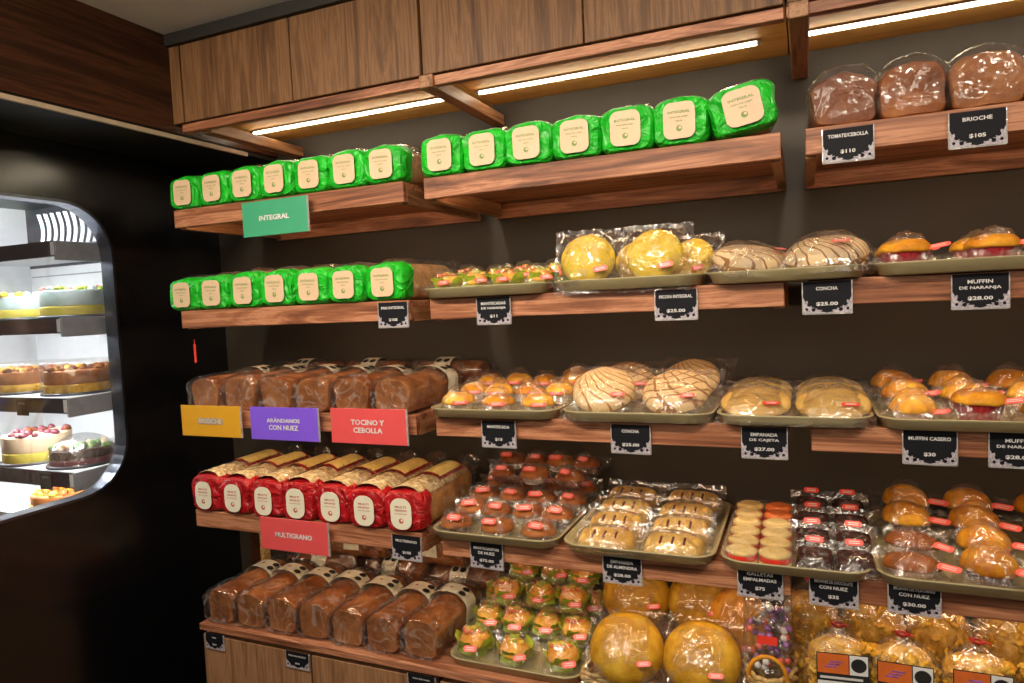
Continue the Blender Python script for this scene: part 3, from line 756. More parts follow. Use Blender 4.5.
def muffin_mesh(r, hc, hd, seed, cup, top, n=24, mush=1.12):
    c = MB(); rings = []
    for k, (f, z) in enumerate(((.72, 0), (.76, .004), (.9, hc*.6), (1.0, hc))):
        rings.append([(r*f*(1+.02*(-1)**j)*math.cos(2*PI*j/(n*2)), r*f*(1+.02*(-1)**j)*math.sin(2*PI*j/(n*2)), z) for j in range(n*2)])
    c.loft(rings, cup, True, False, False)
    d = MB(); rings = []
    for k in range(9):
        a = k/8*PI/2; f = math.cos(a)**.8 if k < 8 else .02
        z = hc-.004+hd*math.sin(a)
        if k == 0: rings.append([(r*.93*math.cos(2*PI*j/n), r*.93*math.sin(2*PI*j/n), hc-.006) for j in range(n)])
        rg = []
        for j in range(n):
            x, y = r*mush*f*math.cos(2*PI*j/n), r*mush*f*math.sin(2*PI*j/n)
            q = nz((x, y, z), 38, seed)*.005
            rg.append((x*(1+q*5), y*(1+q*5), z+q))
        rings.append(rg)
    d.loft(rings, top, False, True)
    return c, d
def muffin(name, seed, r=.036, hc=.03, hd=.03, cup='cupw', top='orange', bagw=.11, bagl=.13, lab=('pink', .034, .014), labpos=None, film_='film', labrot=(.5, 0, .3), scy=1.0, cat='muffin'):
    t = thing(name, '', cat); c, d = muffin_mesh(r, hc, hd, seed, cup, top)
    if scy != 1: c.xf(Matrix.Diagonal((1, scy, 1, 1))); d.xf(Matrix.Diagonal((1, scy, 1, 1)))
    c.build('paper_cup', t); d.build('cake', t)
    bag_sheet(bagw, bagl, hc+hd+.006, seed, film_).build('clear_bag', t)
    if lab:
        lp = labpos or (.01, -r*1.15, (hc+hd)*.55)
        stick_label(lab[1], lab[2], lab[0], lp, labrot).build('label', t)
    return t
def tulip_muffin(seed):
    t = thing('tulip_paper_muffin', '', 'muffin'); c, d = muffin_mesh(.033, .03, .026, seed, 'lime', 'orange')
    c.build('paper_cup', t); d.build('cake', t)
    p = MB()
    for k in range(5):
        a = 2*PI*k/5+seed; ca, sa = math.cos(a), math.sin(a)
        def fn(u, v):
            wd = (u-.5)*.045*(1-.45*v*v); rr = .031+.01*v+.004*math.sin(v*5+k); z = .012+.034*v
            return (ca*rr-sa*wd, sa*rr+ca*wd, z+nz((u, v, k), 4, seed)*.006)
        p.grid(4, 4, fn, 'lime')
    o = p.build('paper_petals', t); o['label'] = 'flared lime paper points'
    s = MB()
    for k in range(9):
        a = random.uniform(0, 6.28); rr = random.uniform(0, .024)
        x, y, z = rr*math.cos(a), rr*math.sin(a), .05+.006*(1-rr/.03)+random.uniform(-.001, .003)
        m_ = random.choice(('lime', 'orangefill', 'lime', 'yellow'))
        s.box(x-.005, x+.005, y-.004, y+.004, z-.002, z+.003, m_)
    s.build('sprinkles', t)
    bag_sheet(.105, .12, .066, seed, 'film', amp=.005).build('clear_bag', t)
    stick_label(.03, .013, 'pink', (.018, -.044, .034), (.9, 0, .3)).build('label', t)
    return t
def heap(protos, cols, rows, x0, x1, y0, y1, z, look, where, grp, lift=lambda r, c: 0, jit=.006, scale=1.0, rotj=.3, skip=()):
    k = 0
    for r in range(rows):
        nc = cols if isinstance(cols, int) else cols[r]
        for c in range(nc):
            if (r, c) in skip: continue
            x = x0+(x1-x0)*(c+.5)/nc+random.uniform(-jit, jit); y = y0+(y1-y0)*(r+.5)/rows+random.uniform(-jit, jit)
            rn = 'front row' if r == 0 else ('back row' if r == rows-1 else (['', 'second row', 'third row', 'fourth row', 'fifth row'][r]))
            place(protos[k % len(protos)], (x, y, Z(z)+.005+lift(r, c)), (0, 0, random.uniform(-rotj, rotj)), f'{look}, {nth(c, nc)} in {rn} {where}', grp, scale*random.uniform(.96, 1.04)); k += 1
TM = [tulip_muffin(1), tulip_muffin(2)]
heap(TM, [4, 4], 2, -.925, -.57, 1.57, 1.83, S2, 'lime-papered muffin', 'on second shelf tray', 'lime-papered muffins, second shelf', scale=1.08, lift=lambda r, c: .012*r)
# lime muffins heaped on the counter tray
heap(TM, [3, 4, 4], 3, -.925, -.55, 1.60, 1.96, CZ, 'lime-papered muffin', 'of the counter heap', 'lime-papered muffins on the counter', scale=1.22, lift=lambda r, c: .0+.022*r, jit=.008)
heap(TM, [3, 3], 2, -.88, -.58, 1.76, 2.02, CZ, 'upper lime-papered muffin', 'atop the counter heap', 'lime-papered muffins on the counter', scale=1.2, lift=lambda r, c: .085+.02*r)
# third shelf: small orange muffins
OM = [muffin('orange_topped_muffin', 51, .033, .026, .024, 'cupw', 'orange', .095, .11), muffin('orange_topped_muffin', 52, .033, .026, .022, 'cupp', 'domey', .095, .11)]
heap(OM, [3, 4, 4], 3, -.92, -.57, 1.56, 1.95, S3, 'small orange-topped muffin', 'on third shelf tray', 'small orange-topped muffins', lift=lambda r, c: .010*r, scale=1.17)
place(OM[1], (-.63, 1.955, Z(S3)+.04), (0, 0, .2), 'browner domed muffin perched at the back right of the small muffin tray', 'small orange-topped muffins', 1.15)
# second shelf right: red cup muffins
RM = [muffin('red_cup_muffin', 61, .045, .048, .026, 'cupr', 'domey', .14, .13, ('pink', .042, .016), (.055, -.03, .052), labrot=(.6, -.2, -.1))]
heap(RM, 3, 2, .125, .56, 1.565, 1.86, S2, 'dark red cup muffin with golden top', 'on second shelf right tray', 'red-cup muffins, second shelf', rotj=.12)
# third shelf right: mixed muffins
WM = muffin('white_cup_muffin', 62, .042, .03, .036, 'cupp', 'orange', .13, .14, ('pink', .04, .016), (.05, -.035, .03), labrot=(.6, -.2, -.5))
DM = muffin('brown_cup_muffin', 63, .042, .03, .036, 'cupb', 'domey', .13, .14, ('pink', .04, .016), (.045, -.04, .04), labrot=(.6, -.2, -.5))
heap([WM, RM[0], DM, WM, DM, DM], 4, 3, .14, .62, 1.57, 1.98, S3, 'golden-topped bagged muffin', 'on third shelf right tray', 'mixed muffins, third shelf', lift=lambda r, c: .008*r, rotj=.15)
# fourth shelf left: small brown cakes, pink labels
SM = [muffin('small_brown_cake', 71, .034, .022, .024, 'cupb', 'brown', .1, .105, ('pink', .034, .015), (.005, -.03, .043), labrot=(.7, 0, -.25), cat='small cake'),
      muffin('small_brown_cake', 72, .034, .022, .022, 'cupw', 'brown', .1, .105, ('pink', .034, .015), (.0, -.03, .043), labrot=(.7, 0, .25), cat='small cake')]
heap(SM, [3, 4, 4, 4], 4, -.935, -.575, 1.555, 1.99, S4, 'small brown bagged cake', 'on fourth shelf tray', 'small brown cakes, fourth shelf', lift=lambda r, c: .008*r, scale=1.18)
heap(SM, [3, 4], 2, -.90, -.58, 1.8, 2.03, S4, 'upper small brown bagged cake', 'of fourth shelf pile', 'small brown cakes, fourth shelf', lift=lambda r, c: .078+.012*r, scale=1.1)

# round buns
def round_bun(name, seed, r, h, topmat, basemat, cat, lean=0.0, bagw=.17, bagl=.18, lab=('pink', .034, .013), labpos=None, upright=False, fl='film2'):
    t = thing(name, '', cat); n = 32
    P = Matrix.Rotation(lean, 4, 'X'); up = Matrix.Translation((0, 0, r*math.sin(lean)+.004)) @ P
    b = MB(); rings = []
    prof = [(.5, 0), (.86, .002), (.98, h*.2), (1.0, h*.35)]
    for f, z in prof: rings.append([(r*f*math.cos(2*PI*j/n), r*f*math.sin(2*PI*j/n), z) for j in range(n)])
    b.loft(rings, basemat, True, False); 
    c = MB(); rings = []
    for k in range(9):
        a = k/8*PI/2; f = math.cos(a)**.62 if k < 8 else .01
        z = h*.33+h*.67*math.sin(a)
        rings.append([(r*1.01*f*math.cos(2*PI*j/n)*(1+.02*nz((j*.4, k*.3, 0), 1, seed)), r*1.01*f*math.sin(2*PI*j/n), z+.002*nz((j*.5, k, 0), 1, seed)) for j in range(n)])
    c.loft(rings, topmat, False, True)
    ob = b.build('bun', t); oc = c.build('sugar_crust', t)
    s = bag_sheet(bagw, bagl, h+.008, seed, fl, .86, .8, flare=.006, amp=.005)
    ob_ = s.build('clear_bag', t)
    objs = [ob, oc, ob_]
    lp = labpos or (r*.55, -r*.62, h+.002)
    objs.append(stick_label(lab[1], lab[2], lab[0], lp, (.15, .1, .2)).build('label', t))
    if lean:
        for o in objs: o.data.transform(up)
        # restore object-space scoring: the tilt lives in the part transform instead of the mesh
        inv = up.inverted()
        for o in objs: o.data.transform(inv); o.matrix_local = up
    return t
YB1 = round_bun('yellow_round_bun', 81, .064, .045, 'yellow', 'mustard', 'sweet bun', math.radians(66), .165, .17)
def at(proto, x, y, z, lb, grp, rz=0, sc=1.0): return place(proto, (x, y, Z(z)+.005), (0, 0, rz), lb, grp, sc)
yg = 'round yellow buns, second shelf'
at(YB1, -.475, 1.60, S2, 'round yellow bun upright in clear bag, left of the pair on second shelf', yg, .12)
at(YB1, -.315, 1.605, S2, 'round yellow bun upright in clear bag with bright glint, right of the pair', yg, -.05)
at(YB1, -.385, 1.74, S2, 'yellow bun standing behind and between the two front yellow buns', yg, .1, .9)
at(YB1, -.245, 1.71, S2, 'smaller yellow bun glimpsed behind the right front yellow bun', yg, -.25, .85)
C1 = round_bun('shell_bun', 83, .078, .056, 'concha3', 'tan', 'sweet bun', math.radians(14), .19, .2)
C2 = round_bun('grid_scored_bun', 84, .08, .05, 'concha2', 'tan', 'sweet bun', math.radians(14), .19, .2)
cg = 'shell buns, second shelf'
at(C1, -.118, 1.64, S2, 'cream shell-scored bun lying in bag, left of two on second shelf', cg, .7)
at(C1, .045, 1.64, S2, 'cream shell-scored bun with upturned bag end, right of two on second shelf', cg, -.3, 1.08)
at(C2, -.09, 1.85, S2, 'shell-scored bun behind the left one on second shelf', cg, .3)
at(C1, .06, 1.85, S2, 'shell-scored bun behind the right one on second shelf', cg, .1)
C3 = round_bun('shell_bun', 85, .078, .046, 'concha1', 'tan', 'sweet bun', math.radians(34), .2, .21, fl='film')
C4 = round_bun('grid_scored_bun', 86, .078, .046, 'concha2', 'tan', 'sweet bun', math.radians(30), .2, .21, fl='film')
cg = 'shell buns, third shelf'
at(C3, -.462, 1.645, S3, 'large bun scored with fan lines, front left on third shelf tray', cg, .1)
at(C4, -.285, 1.645, S3, 'large bun scored with crossing arcs, front right on third shelf tray', cg, -.1)
at(C4, -.45, 1.84, S3, 'scored bun behind the fan-lined one, back left of third shelf tray', cg, .1)
at(C3, -.28, 1.84, S3, 'scored bun behind the crossing-arc one, back right of third shelf tray', cg, -.2)
FB = round_bun('flat_round_bread', 87, .075, .032, 'flat', 'flat', 'flat bread', math.radians(15), .165, .215, ('redlab', .036, .013), (.035, -.052, .036))
fg = 'flat round breads'
for r_, y in enumerate((1.64, 1.745, 1.85)):
    for c_, x in enumerate((-.107, .052)):
        at(FB, x, y, S3, f'flat round bread in glossy bag, {("left", "right")[c_]} column, {("front", "second", "back")[r_]} row, third shelf', fg, random.uniform(-.05, .05), 1.0)
# big mustard buns on the counter and the wicker tray beneath them
wt = MB()
for k in range(5):
    z = .004+.009*k; g = .004*math.sin(k*PI)
    P = [(x, y) for x, y in ((-.21, -.2), (.21, -.2), (.21, .2), (-.21, .2))]
    pts = []
    for i in range(4):
        a_, b_ = P[i], P[(i+1) % 4]
        for j in range(14):
            f_ = j/14; ox = .004*math.sin((j+k % 2)*PI); q = .004*(-1)**(j+k)
            x = a_[0]+(b_[0]-a_[0])*f_; y = a_[1]+(b_[1]-a_[1])*f_
            if i % 2 == 0: y += q
            else: x += q
            pts.append((x, y, z))
    wt.tube(pts+[pts[0]], .0055, 'wicker', 6)
wt.box(-.205, .205, -.195, .195, .002, .008, 'wicker')
tag(wt.build('wicker_basket', loc=(-.325, 1.8, Z(CZ)+.001)), 'shallow wicker basket under the big mustard buns on the counter', 'basket')
MBn = round_bun('mustard_bun', 88, .092, .075, 'mustard', 'mustard', 'sweet bun', math.radians(38), .21, .22, fl='film')
bg_ = 'big mustard buns'
for (x, y, dz, rz, lb) in ((-.43, 1.66, .02, .1, 'big mustard bun in clear bag, front left of the wicker basket'), (-.245, 1.67, .02, -.1, 'big mustard bun in clear bag, front right of the wicker basket'),
                       (-.45, 1.86, .07, .15, 'big mustard bun behind the front left one in the basket'), (-.27, 1.88, .07, -.1, 'big mustard bun behind the front right one in the basket')):
    place(MBn, (x, y, Z(CZ)+dz), (0, 0, rz), lb, bg_)
UB = round_bun('orange_yellow_bun', 89, .082, .05, 'domey', 'mustard', 'sweet bun', math.radians(72), .14, .22, fl='film')
place(UB, (-.165, 1.80, Z(CZ)+.055), (0, 0, -.35), 'orange-yellow bun standing upright in a pointed bag at the right end of the basket', bg_)

# slit pastries
def slit_pastry(seed):
    t = thing('slit_pastry', '', 'pastry'); b = MB(); w, l, h = .138, .078, .036
    def fn(u, v):
        a = (u-.5)*2; c = (v-.5)*2
        d = max(0, 1-abs(a)**5)*max(0, 1-abs(c)**4)
        sl = sum(math.exp(-((a-s_)/.05)**2) for s_ in (-.4, 0, .4))*max(0, 1-abs(c/.62)**6)
        x = a*w/2*(1-.05*abs(c)**3); y = c*l/2
        return (x, y, .002+h*d**.45-.006*sl+nz((x, y, 0), 60, seed)*.0012)
    b.grid(30, 16, fn, 'pastry'); b.build('crust', t)
    s = MB()
    for s_ in (-.4, 0, .4): s.box(s_*w/2-.003, s_*w/2+.003, -.019, .012, h*.55, h*1.0, 'jam', .001)
    s.build('filling', t)
    bag_sheet(.17, .13, .044, seed, 'film2', .88, .78, amp=.005).build('clear_bag', t)
    stick_label(.032, .013, 'pink', (.03, -.04, .016), (1.0, 0, .05)).build('label', t)
    return t
SP = [slit_pastry(91), slit_pastry(92)]
for c_, x in enumerate((-.463, -.298)):
    for r_ in range(4):
        place(SP[(r_+c_) % 2], (x+random.uniform(-.004, .004), 1.615+.098*r_, Z(S4)+.007+.008*r_), (.28, 0, random.uniform(-.05, .05)),
              f'pale bagged pastry with three slits, {("left", "right")[c_]} column, {["front", "second", "third", "back"][r_]} row', 'slit pastries')
# sandwich biscuits in a clear box
def sandwich(mid, base='biscuit'):
    o = MB(); n = 18
    def pr(fs, mat):
        o.loft([[(0.034*f*math.cos(2*PI*j/n), .026*f*math.sin(2*PI*j/n), z) for j in range(n)] for f, z in fs], mat, True, True)
    pr(((.8, 0), (1, .003), (1, .008), (.95, .010)), base); pr(((.96, .010), (.99, .013), (.99, .02), (.96, .023)), mid); pr(((.95, .023), (1, .025), (1, .031), (.7, .036)), base)
    return o
SB1 = tag(sandwich('redfill').build('sandwich_biscuit'), '', 'biscuit'); SB2 = tag(sandwich('redfill', 'orangefill').build('sandwich_biscuit'), '', 'biscuit'); SB3 = tag(sandwich('orangefill').build('sandwich_biscuit'), '', 'biscuit')
for r_ in range(6):
    for c_, x in enumerate((-.142, -.072)):
        pr = ((SB1, SB1), (SB1, SB3), (SB1, SB1), (SB3, SB1), (SB1, SB2), (SB1, SB2))[r_][c_]
        kind = {SB1.name: 'cream and red', SB2.name: 'all red', SB3.name: 'pale cream'}[pr.name]
        place(pr, (x, 1.598+.056*r_, Z(S4)+.007+.004*r_), (.08, 0, 0), f'{kind} sandwich biscuit, {("left", "right")[c_]} column, {["front", "second", "third", "fourth", "fifth", "back"][r_]} row', 'sandwich biscuits')
q = MB(); q.box(-.181, -.035, 1.572, 1.945, Z(S4)+.005, Z(S4)+.052, 'film'); tag(q.build('clear_clamshell'), 'clear plastic box over the red and cream sandwich biscuits', 'box')
# brownies
def brownie(seed):
    t = thing('brownie', '', 'brownie'); b = MB(); w, l, h = .078, .062, .034
    def fn(u, v):
        a = (u-.5)*2; c = (v-.5)*2; d = max(0, 1-abs(a)**8)*max(0, 1-abs(c)**8); x, y = a*w/2, c*l/2
        return (x, y, .001+h*d**.35+nz((x, y, 0), 70, seed)*.003)
    b.grid(16, 16, fn, 'choc'); b.build('cake', t)
    bag_sheet(.1, .12, .038, seed, 'film2', .9, .66, flare=.03, amp=.005).build('clear_bag', t)
    stick_label(.036, .014, 'redlab', (0, .03, .05), (.75, 0, 0)).build('label', t)
    return t
BR = [brownie(95), brownie(96)]
for c_, x in enumerate((.012, .09)):
    for r_ in range(4):
        place(BR[(r_+c_) % 2], (x+random.uniform(-.003, .003)-(.004 if c_ == 0 else 0), 1.612+.098*r_, Z(S4)+.008+.010*r_), (.2, 0, random.uniform(-.06, .06)),
              f'dark bagged brownie with red label, {("left", "right")[c_]} column, {["front", "second", "third", "back"][r_]} row', 'brownies')
# fourth shelf right: domed cakes
DC = muffin('domed_cake', 97, .046, .032, .042, 'cupb', 'domey', .13, .16, ('pink', .045, .017), (.062, -.035, .04), labrot=(.6, 0, -.6), cat='cake')
OC = muffin('oval_brown_cake', 98, .05, .022, .026, 'cupp', 'brown', .13, .14, ('pink', .045, .016), (.06, -.035, .032), labrot=(.6, 0, -.6), scy=.72, cat='cake')
for c_, (x, pr) in enumerate(((.2, OC), (.335, DC), (.475, DC))):
    for r_ in range(4):
        kind = 'oval brown bagged cake' if pr is OC else ('golden domed cake in dark cup')
        p_ = DC if (pr is OC and r_ > 1) else pr
        kind = 'oval brown bagged cake' if p_ is OC else 'golden domed cake in dark cup'
        place(p_, (x+random.uniform(-.006, .006)+.006*r_, 1.625+.1*r_, Z(S4)+.007+.014*r_), (0, 0, random.uniform(-.25, .15)), f'{kind}, {nth(c_, 3)} column, {["front", "second", "third", "back"][r_]} row, fourth shelf', 'domed cakes, fourth shelf')

# ---------------------------------------------------------------- basket with sweets and biscuit bags on the counter
t = thing('handled_basket', 'small wicker basket with arched handles holding a shiny sweets pouch', 'basket', (-.095, 1.72, Z(CZ)+.001))
b = MB()
for k in range(8):
    z = .005+.011*k; pts = [((.058+.003*(-1)**(j+k))*math.cos(2*PI*j/28), (.09+.003*(-1)**(j+k))*math.sin(2*PI*j/28), z) for j in range(28)]
    b.tube(pts+[pts[0]], .0062, 'wicker', 6)
b.add([(.058*math.cos(2*PI*j/28), .09*math.sin(2*PI*j/28), .004) for j in range(28)], [tuple(range(28))], 'wicker'); b.build('body', t)
for y_, zz in ((-.09, .0), (.1, .19)):
    MB().tube([(.042*math.cos(PI*k/12), y_, .09+zz+(.05*math.sin(PI*k/12))) if True else 0 for k in range(13)], .005, 'domey', 8).build('handle', t)
for sx in (-1, 1): MB().tube([(sx*.042, .1, .06), (sx*.042, .1, .28)], .005, 'domey', 8).build('handle_post', t)
t = thing('sweets_pouch', 'shiny clear pouch of violet and silver sweets with red label, in the basket', 'pouch', (-.095, 1.70, Z(CZ)+.075))
b = MB(); n = 26
def fn(sgn, g=0):
    def f(u, v):
        a = (u-.5)*2; z = v*.2; w_ = .06*(1-.1*v)
        th = .04*max(0, 1-abs(a)**3)*max(0, 1-(v*1.04-.0)**4)
        p = (a*w_, sgn*(th+g), z); return (p[0], p[1]+nz(p, 60, 3)*.006, p[2]+.12*0)
    return f
b.grid(n, n, fn(-1, .004), 'film2'); b.grid(n, n, fn(1, .004), 'film2'); b.build('clear_pouch', t)
b = MB()
random.seed(5)
for k in range(60):
    z = random.uniform(.01, .16); x = random.uniform(-.045, .045); y = random.uniform(-.03, .03)*(1-z*2.5); r_ = .009
    m_ = random.choice(('violet', 'shelfsteel', 'violet', 'white', 'pink', 'metal'))
    b.loft([[(x+r_*f*math.cos(2*PI*j/7), y+r_*f*math.sin(2*PI*j/7), z+r_*g_) for j in range(7)] for f, g_ in ((.3, -.95), (.9, -.4), (1, .1), (.7, .75), (.1, 1))], m_)
o = b.build('sweets', t); o['kind'] = 'stuff'; o['label'] = 'violet, silver and pink sweets'
o = MB().box(-.022, .022, -.051, -.0495, .085, .105, 'redlab').build('label', t)

def biscuit_bag(seed, hgt=.255, w=.128, d=.09, label=True):
    t = thing('biscuit_bag', '', 'bag of biscuits'); n = 30
    def ring(z, g=0, f=1.0, amp=.006):
        out = []
        for j in range(n):
            a = 2*PI*j/n; c, s_ = math.cos(a), math.sin(a)
            x = (w/2)*f*math.copysign(abs(c)**.7, c); y = (d/2)*f*math.copysign(abs(s_)**.7, s_)
            q = nz((x, y, z), 42, seed)*amp
            l = math.hypot(x, y) or 1
            out.append((x+x/l*(q+g), y+y/l*(q+g), z))
        return out
    inner = MB(); rs = []
    for k in range(26):
        v = k/25; f = .93 if v < .8 else .93*math.sqrt(max(.001, 1-((v-.8)/.2)**2)); rs.append(ring(.004+hgt*.78*v, 0, max(.02, f), .006))
    # lumpy biscuits showing through the film
    inner.loft(rs, 'chip', True, True)
    random.seed(seed)
    for k in range(85):
        z = random.uniform(.02, hgt*.76); a = random.uniform(PI, 2*PI) if k % 4 else random.uniform(0, PI)
        f = .94 if z < hgt*.64 else .84
        x = (w/2)*f*math.copysign(abs(math.cos(a))**.7, math.cos(a)); y = (d/2)*f*math.copysign(abs(math.sin(a))**.7, math.sin(a))
        r_ = random.uniform(.011, .016); ax = Vector((random.uniform(-.5, .5)+x*5, y*9, random.uniform(-.3, .9))).normalized(); u_ = ax.orthogonal().normalized(); v_ = ax.cross(u_)
        N = 14
        rr = [[tuple(Vector((x, y, z))+(u_*math.cos(2*PI*j/N)+v_*math.sin(2*PI*j/N))*r_*f_*(1+.12*(-1)**j)+ax*h_) for j in range(N)] for f_, h_ in ((.9, -.003), (1, 0), (.85, .004), (.4, .003), (.15, .006))]
        inner.loft(rr, 'chip', False, True)
    o = inner.build('biscuits', t); o['kind'] = 'stuff'; o['label'] = 'golden biscuits seen through the film'
    c = MB(); rs = [ring(.001, .004, .96)]
    for k in range(16): rs.append(ring(hgt*.62*(k+1)/16, .006, 1, .007))
    for z, f in ((.72, .9), (.8, .62), (.86, .3), (.9, .13), (.94, .22), (1.0, .42), (1.06, .55)): rs.append(ring(hgt*z, .003 if f > .5 else 0, f, .012 if f > .3 else .002))
    c.loft(rs, 'film'); c.build('clear_bag', t)
    q = MB(); pts = [(.011*math.cos(2*PI*k/12), .01*math.sin(2*PI*k/12), hgt*.9) for k in range(13)]
    q.tube(pts, .003, 'red', 6); q.tube([(0, -.011, hgt*.9), (.012, -.016, hgt*.93), (.02, -.018, hgt*.92)], .002, 'red', 5); q.tube([(0, -.011, hgt*.9), (-.012, -.016, hgt*.935), (-.016, -.018, hgt*.95)], .002, 'red', 5)
    o = q.build('tie', t); o['label'] = 'red twist tie'
    if label:
        L_ = MB(); y = -d/2-.0085
        L_.box(-.052, .052, y, y+.001, .015, .135, 'blackink'); L_.box(-.05, .012, y-.0008, y, .09, .133, 'tagorange'); L_.box(.014, .05, y-.0008, y, .09, .133, 'white')
        L_.disc(.032, .112, .0155, y-.0012, 'blackink'); L_.box(-.05, .05, y-.0008, y, .015, .072, 'white'); L_.box(-.045, .04, y-.0014, y-.0008, .078, .083, 'whiteink')
        for k in range(3): L_.box(-.036+.006*k, -.012+.006*k, y-.0014, y-.0008, .103+.006*k, .106+.006*k, 'violet')
        for k in range(5):
            L_.disc(-.012-.01*(k % 3), .045-.008*(k//3), .007, y-.0016, 'chip')
        L_.xf(Matrix.Translation((0, -.002, .055)))
        o = L_.build('front_label', t); o['label'] = 'orange, black and white label with round black seal'
    return t
BB = [biscuit_bag(101), biscuit_bag(102)]
BK = [biscuit_bag(103, label=False), biscuit_bag(104, label=False)]
for i, (x, y, rz) in enumerate(((.055, 1.65, .1), (.18, 1.645, -.02), (.318, 1.655, .0), (.455, 1.65, .05))):
    place(BB[i % 2], (x, y, Z(CZ)+.001), (0, 0, rz), f'bag of golden biscuits with red tie and orange label, {nth(i, 4)} in front row', 'biscuit bags')
for i, (x, y) in enumerate(((.0, 1.80), (.135, 1.80), (.27, 1.805), (.405, 1.80))):
    place(BK[(i+1) % 2], (x, y, Z(CZ)+.001), (0, 0, random.uniform(-.2, .2)), f'bag of golden biscuits, {nth(i, 4)} in the taller back row', 'biscuit bags', (1, 1, 1.17))

# ---------------------------------------------------------------- lit display case behind the window
dc = thing('display_case', 'lit white refrigerated display case behind the rounded window', 'display case', (-2.675, 1.6, Z(-.66)))
MB().box(-.5, .5, .38, .4, 0, .9, 'white').build('back_panel', dc)
o = MB().box(-.5, .5, .38, .4, .9, 1.16, 'darksteel').build('upper_back_panel', dc); o['label'] = 'dark upper back panel'
o = MB().box(-.3, .45, -.1, -.085, 1.12, 1.14, 'case_fill').build('led_strip', dc); o['label'] = 'added cool white fill strip above the ribs'  # strip added to brighten the ribs
MB().box(-.5, -.485, -.12, .38, 0, 1.16, 'white').build('side_panel', dc)
MB().box(-.5, .5, -.12, .38, -.02, 0, 'white').build('bottom_panel', dc)
MB().box(-.5, .5, -.12, .38, 1.16, 1.18, 'darksteel').build('top_panel', dc)
o = MB().box(-.47, .42, .375, .379, .86, .865, 'shelfsteel').build('panel_seam', dc)
DSZ = [.262, .014, -.248, -.494]
dl = ['below the silver ribs', 'carrying the pale blue frosted cake', 'carrying the boxed nut-topped cakes', 'carrying the domed green-topped cake, lowest']
for z, l_ in zip(DSZ, dl):
    s = thing('display_shelf', f'steel shelf in the lit display case, {l_}', 'shelf', (-2.66, 1.46, Z(z)), 0, 'display case shelves')
    MB().box(-.48, .455, .012, .5, -.012, 0, 'glass' if False else 'white').build('shelf_board', s)
    MB().box(-.48, .453, 0, .012, -.05, 0, 'darksteel').build('front_edge', s)
    MB().box(.453, .463, 0, .5, -.062, 0, 'shelfsteel', .001).build('end_panel', s)
    o = MB().box(-.46, .44, .03, .045, -.02, -.0125, 'case_fill').build('led_strip', s); o['label'] = 'added cool white fill strip above the ribs'  # strip added below each shelf to brighten the case interior
    o = MB().box(.440, .4545, -.0015, 0, -.046, -.004, 'white').build('end_clip', s)
for i, (x, z, lb) in enumerate(((-2.42, -.252, 'dark tag hanging from the display case shelf below the nut cakes'), (-2.33, -.498, 'dark tag hanging from the lowest display case shelf'))):
    b = MB(); b.box(-.03, .03, 0, .002, -.055, 0, 'card'); put_text(b, 'PASTEL', .035, .006, 0, -.014, -.001, 'shelfsteel'); tag(b.build('shelf_tag', loc=(x, 1.452, Z(z))), lb, 'price tag')
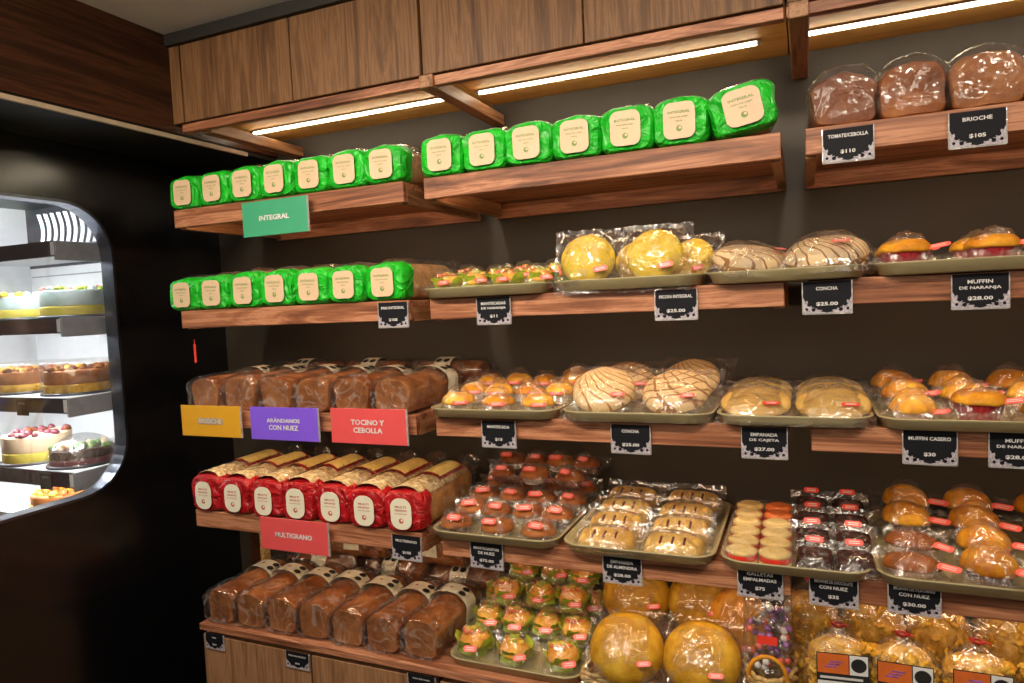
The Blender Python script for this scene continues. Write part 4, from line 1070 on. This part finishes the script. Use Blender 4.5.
# silver ribs above
vg = thing('ribbed_air_vent', 'row of silver vertical ribs at the top of the display case window', 'vent', (-2.24, 1.5, Z(.27)))
for k in range(9):
    MB().grid(3, 6, lambda u, v: ((-.26+.035*k)+.018*(u-.5), .12+.012*math.sin(v*PI)-.02*abs(u-.5), .0+.115*v), 'white').build('rib', vg)
def ring_cyl(mb, r, z0, z1, mat, cx=0, cy=0, n=36, bev=.006):
    mb.loft([[(cx+(r-d)*math.cos(2*PI*j/n), cy+(r-d)*math.sin(2*PI*j/n), z) for j in range(n)] for d, z in ((0, z0), (0, z1-bev), (bev*.3, z1-bev*.3), (bev, z1))], mat, True, True)
def cake(name, x, y, z, label, base, mid, tops, r=.11, h=.075, dome=False, box=False):
    t = thing(name, label, 'cake', (x, y, Z(z)+.001))
    ring_cyl(b := MB(), r+.012, 0, .008, 'darksteel'); b.build('board', t)
    ring_cyl(b := MB(), r, .008, .008+h*.38, base); b.build('base_layer', t)
    ring_cyl(b := MB(), r*.98, .008+h*.38, .008+h, mid); b.build('frosting', t)
    b = MB(); random.seed(int(r*1000)+len(name))
    for k in range(34):
        a = random.uniform(0, 2*PI); rr = r*.9*math.sqrt(random.random()); s_ = random.uniform(.008, .016); cx, cy = rr*math.cos(a), rr*math.sin(a); zz = .008+h
        b.loft([[(cx+s_*f*math.cos(2*PI*j/7), cy+s_*f*math.sin(2*PI*j/7), zz+s_*g) for j in range(7)] for f, g in ((.8, -.2), (1, .3), (.6, .9), (.1, 1.1))], random.choice(tops))
    o = b.build('topping', t); o['kind'] = 'stuff'
    if dome:
        b = MB(); b.loft([[((r+.012)*math.cos(q)*math.cos(2*PI*j/32), (r+.012)*math.cos(q)*math.sin(2*PI*j/32), .01+(h+.045)*math.sin(q)) for j in range(32)] for q in [PI/2*k/8 for k in range(9)]], 'film'); b.build('clear_dome', t)
    if box:
        b = MB(); ring_cyl(b, r+.011, .009, .008+h+.03, 'glass'); b.build('clear_cover', t)
    return t
cake('frosted_cake', -2.335, 1.60, DSZ[1], 'pale blue frosted cake with yellow base, right side of display case', 'yellowcake', 'bluecake', ('pink', 'lime', 'bluecake'), .1, .085)
cake('frosted_cake', -2.62, 1.60, DSZ[1], 'pale frosted cake with yellow base at the left edge of the window', 'yellowcake', 'bluecake', ('yellow', 'bluecake'), .11, .075)
cake('nut_cake', -2.34, 1.60, DSZ[2], 'nut-topped brown cake in clear cover, right side of display case', 'chip', 'browncrumb', ('brown', 'dark_b', 'chip'), .105, .075, box=True)
cake('nut_cake', -2.62, 1.60, DSZ[2], 'nut-topped brown cake in clear cover at the left edge of the window', 'chip', 'browncrumb', ('brown', 'dark_b', 'chip'), .11, .07, box=True)
cake('salad_topped_cake', -2.33, 1.585, DSZ[3], 'low green-topped cake under a clear dome', 'berry', 'choc', ('greenleaf', 'brown', 'greenleaf', 'cream'), .1, .05, dome=True)
cake('berry_cake', -2.57, 1.585, DSZ[3], 'dark berry cake with yellow base beside the domed one', 'yellowcake', 'cream', ('berry', 'berry', 'dark_b'), .11, .09)
cake('crumb_cake', -2.46, 1.60, -.659, 'brown crumb-topped cake at the bottom of the window', 'chip', 'brown', ('brown', 'chip'), .11, .05)
b = MB(); b.box(-.004, .004, 0, .004, -.03, .03, 'redlab', .001); b.tube([(0, .002, .03), (0, .002, .045)], .001, 'redlab', 5)
tag(b.build('red_pull_tab', loc=(XL-.005, 1.62, Z(-.12))), 'small red tab hanging at the left end above the bagged loaves', 'tab')
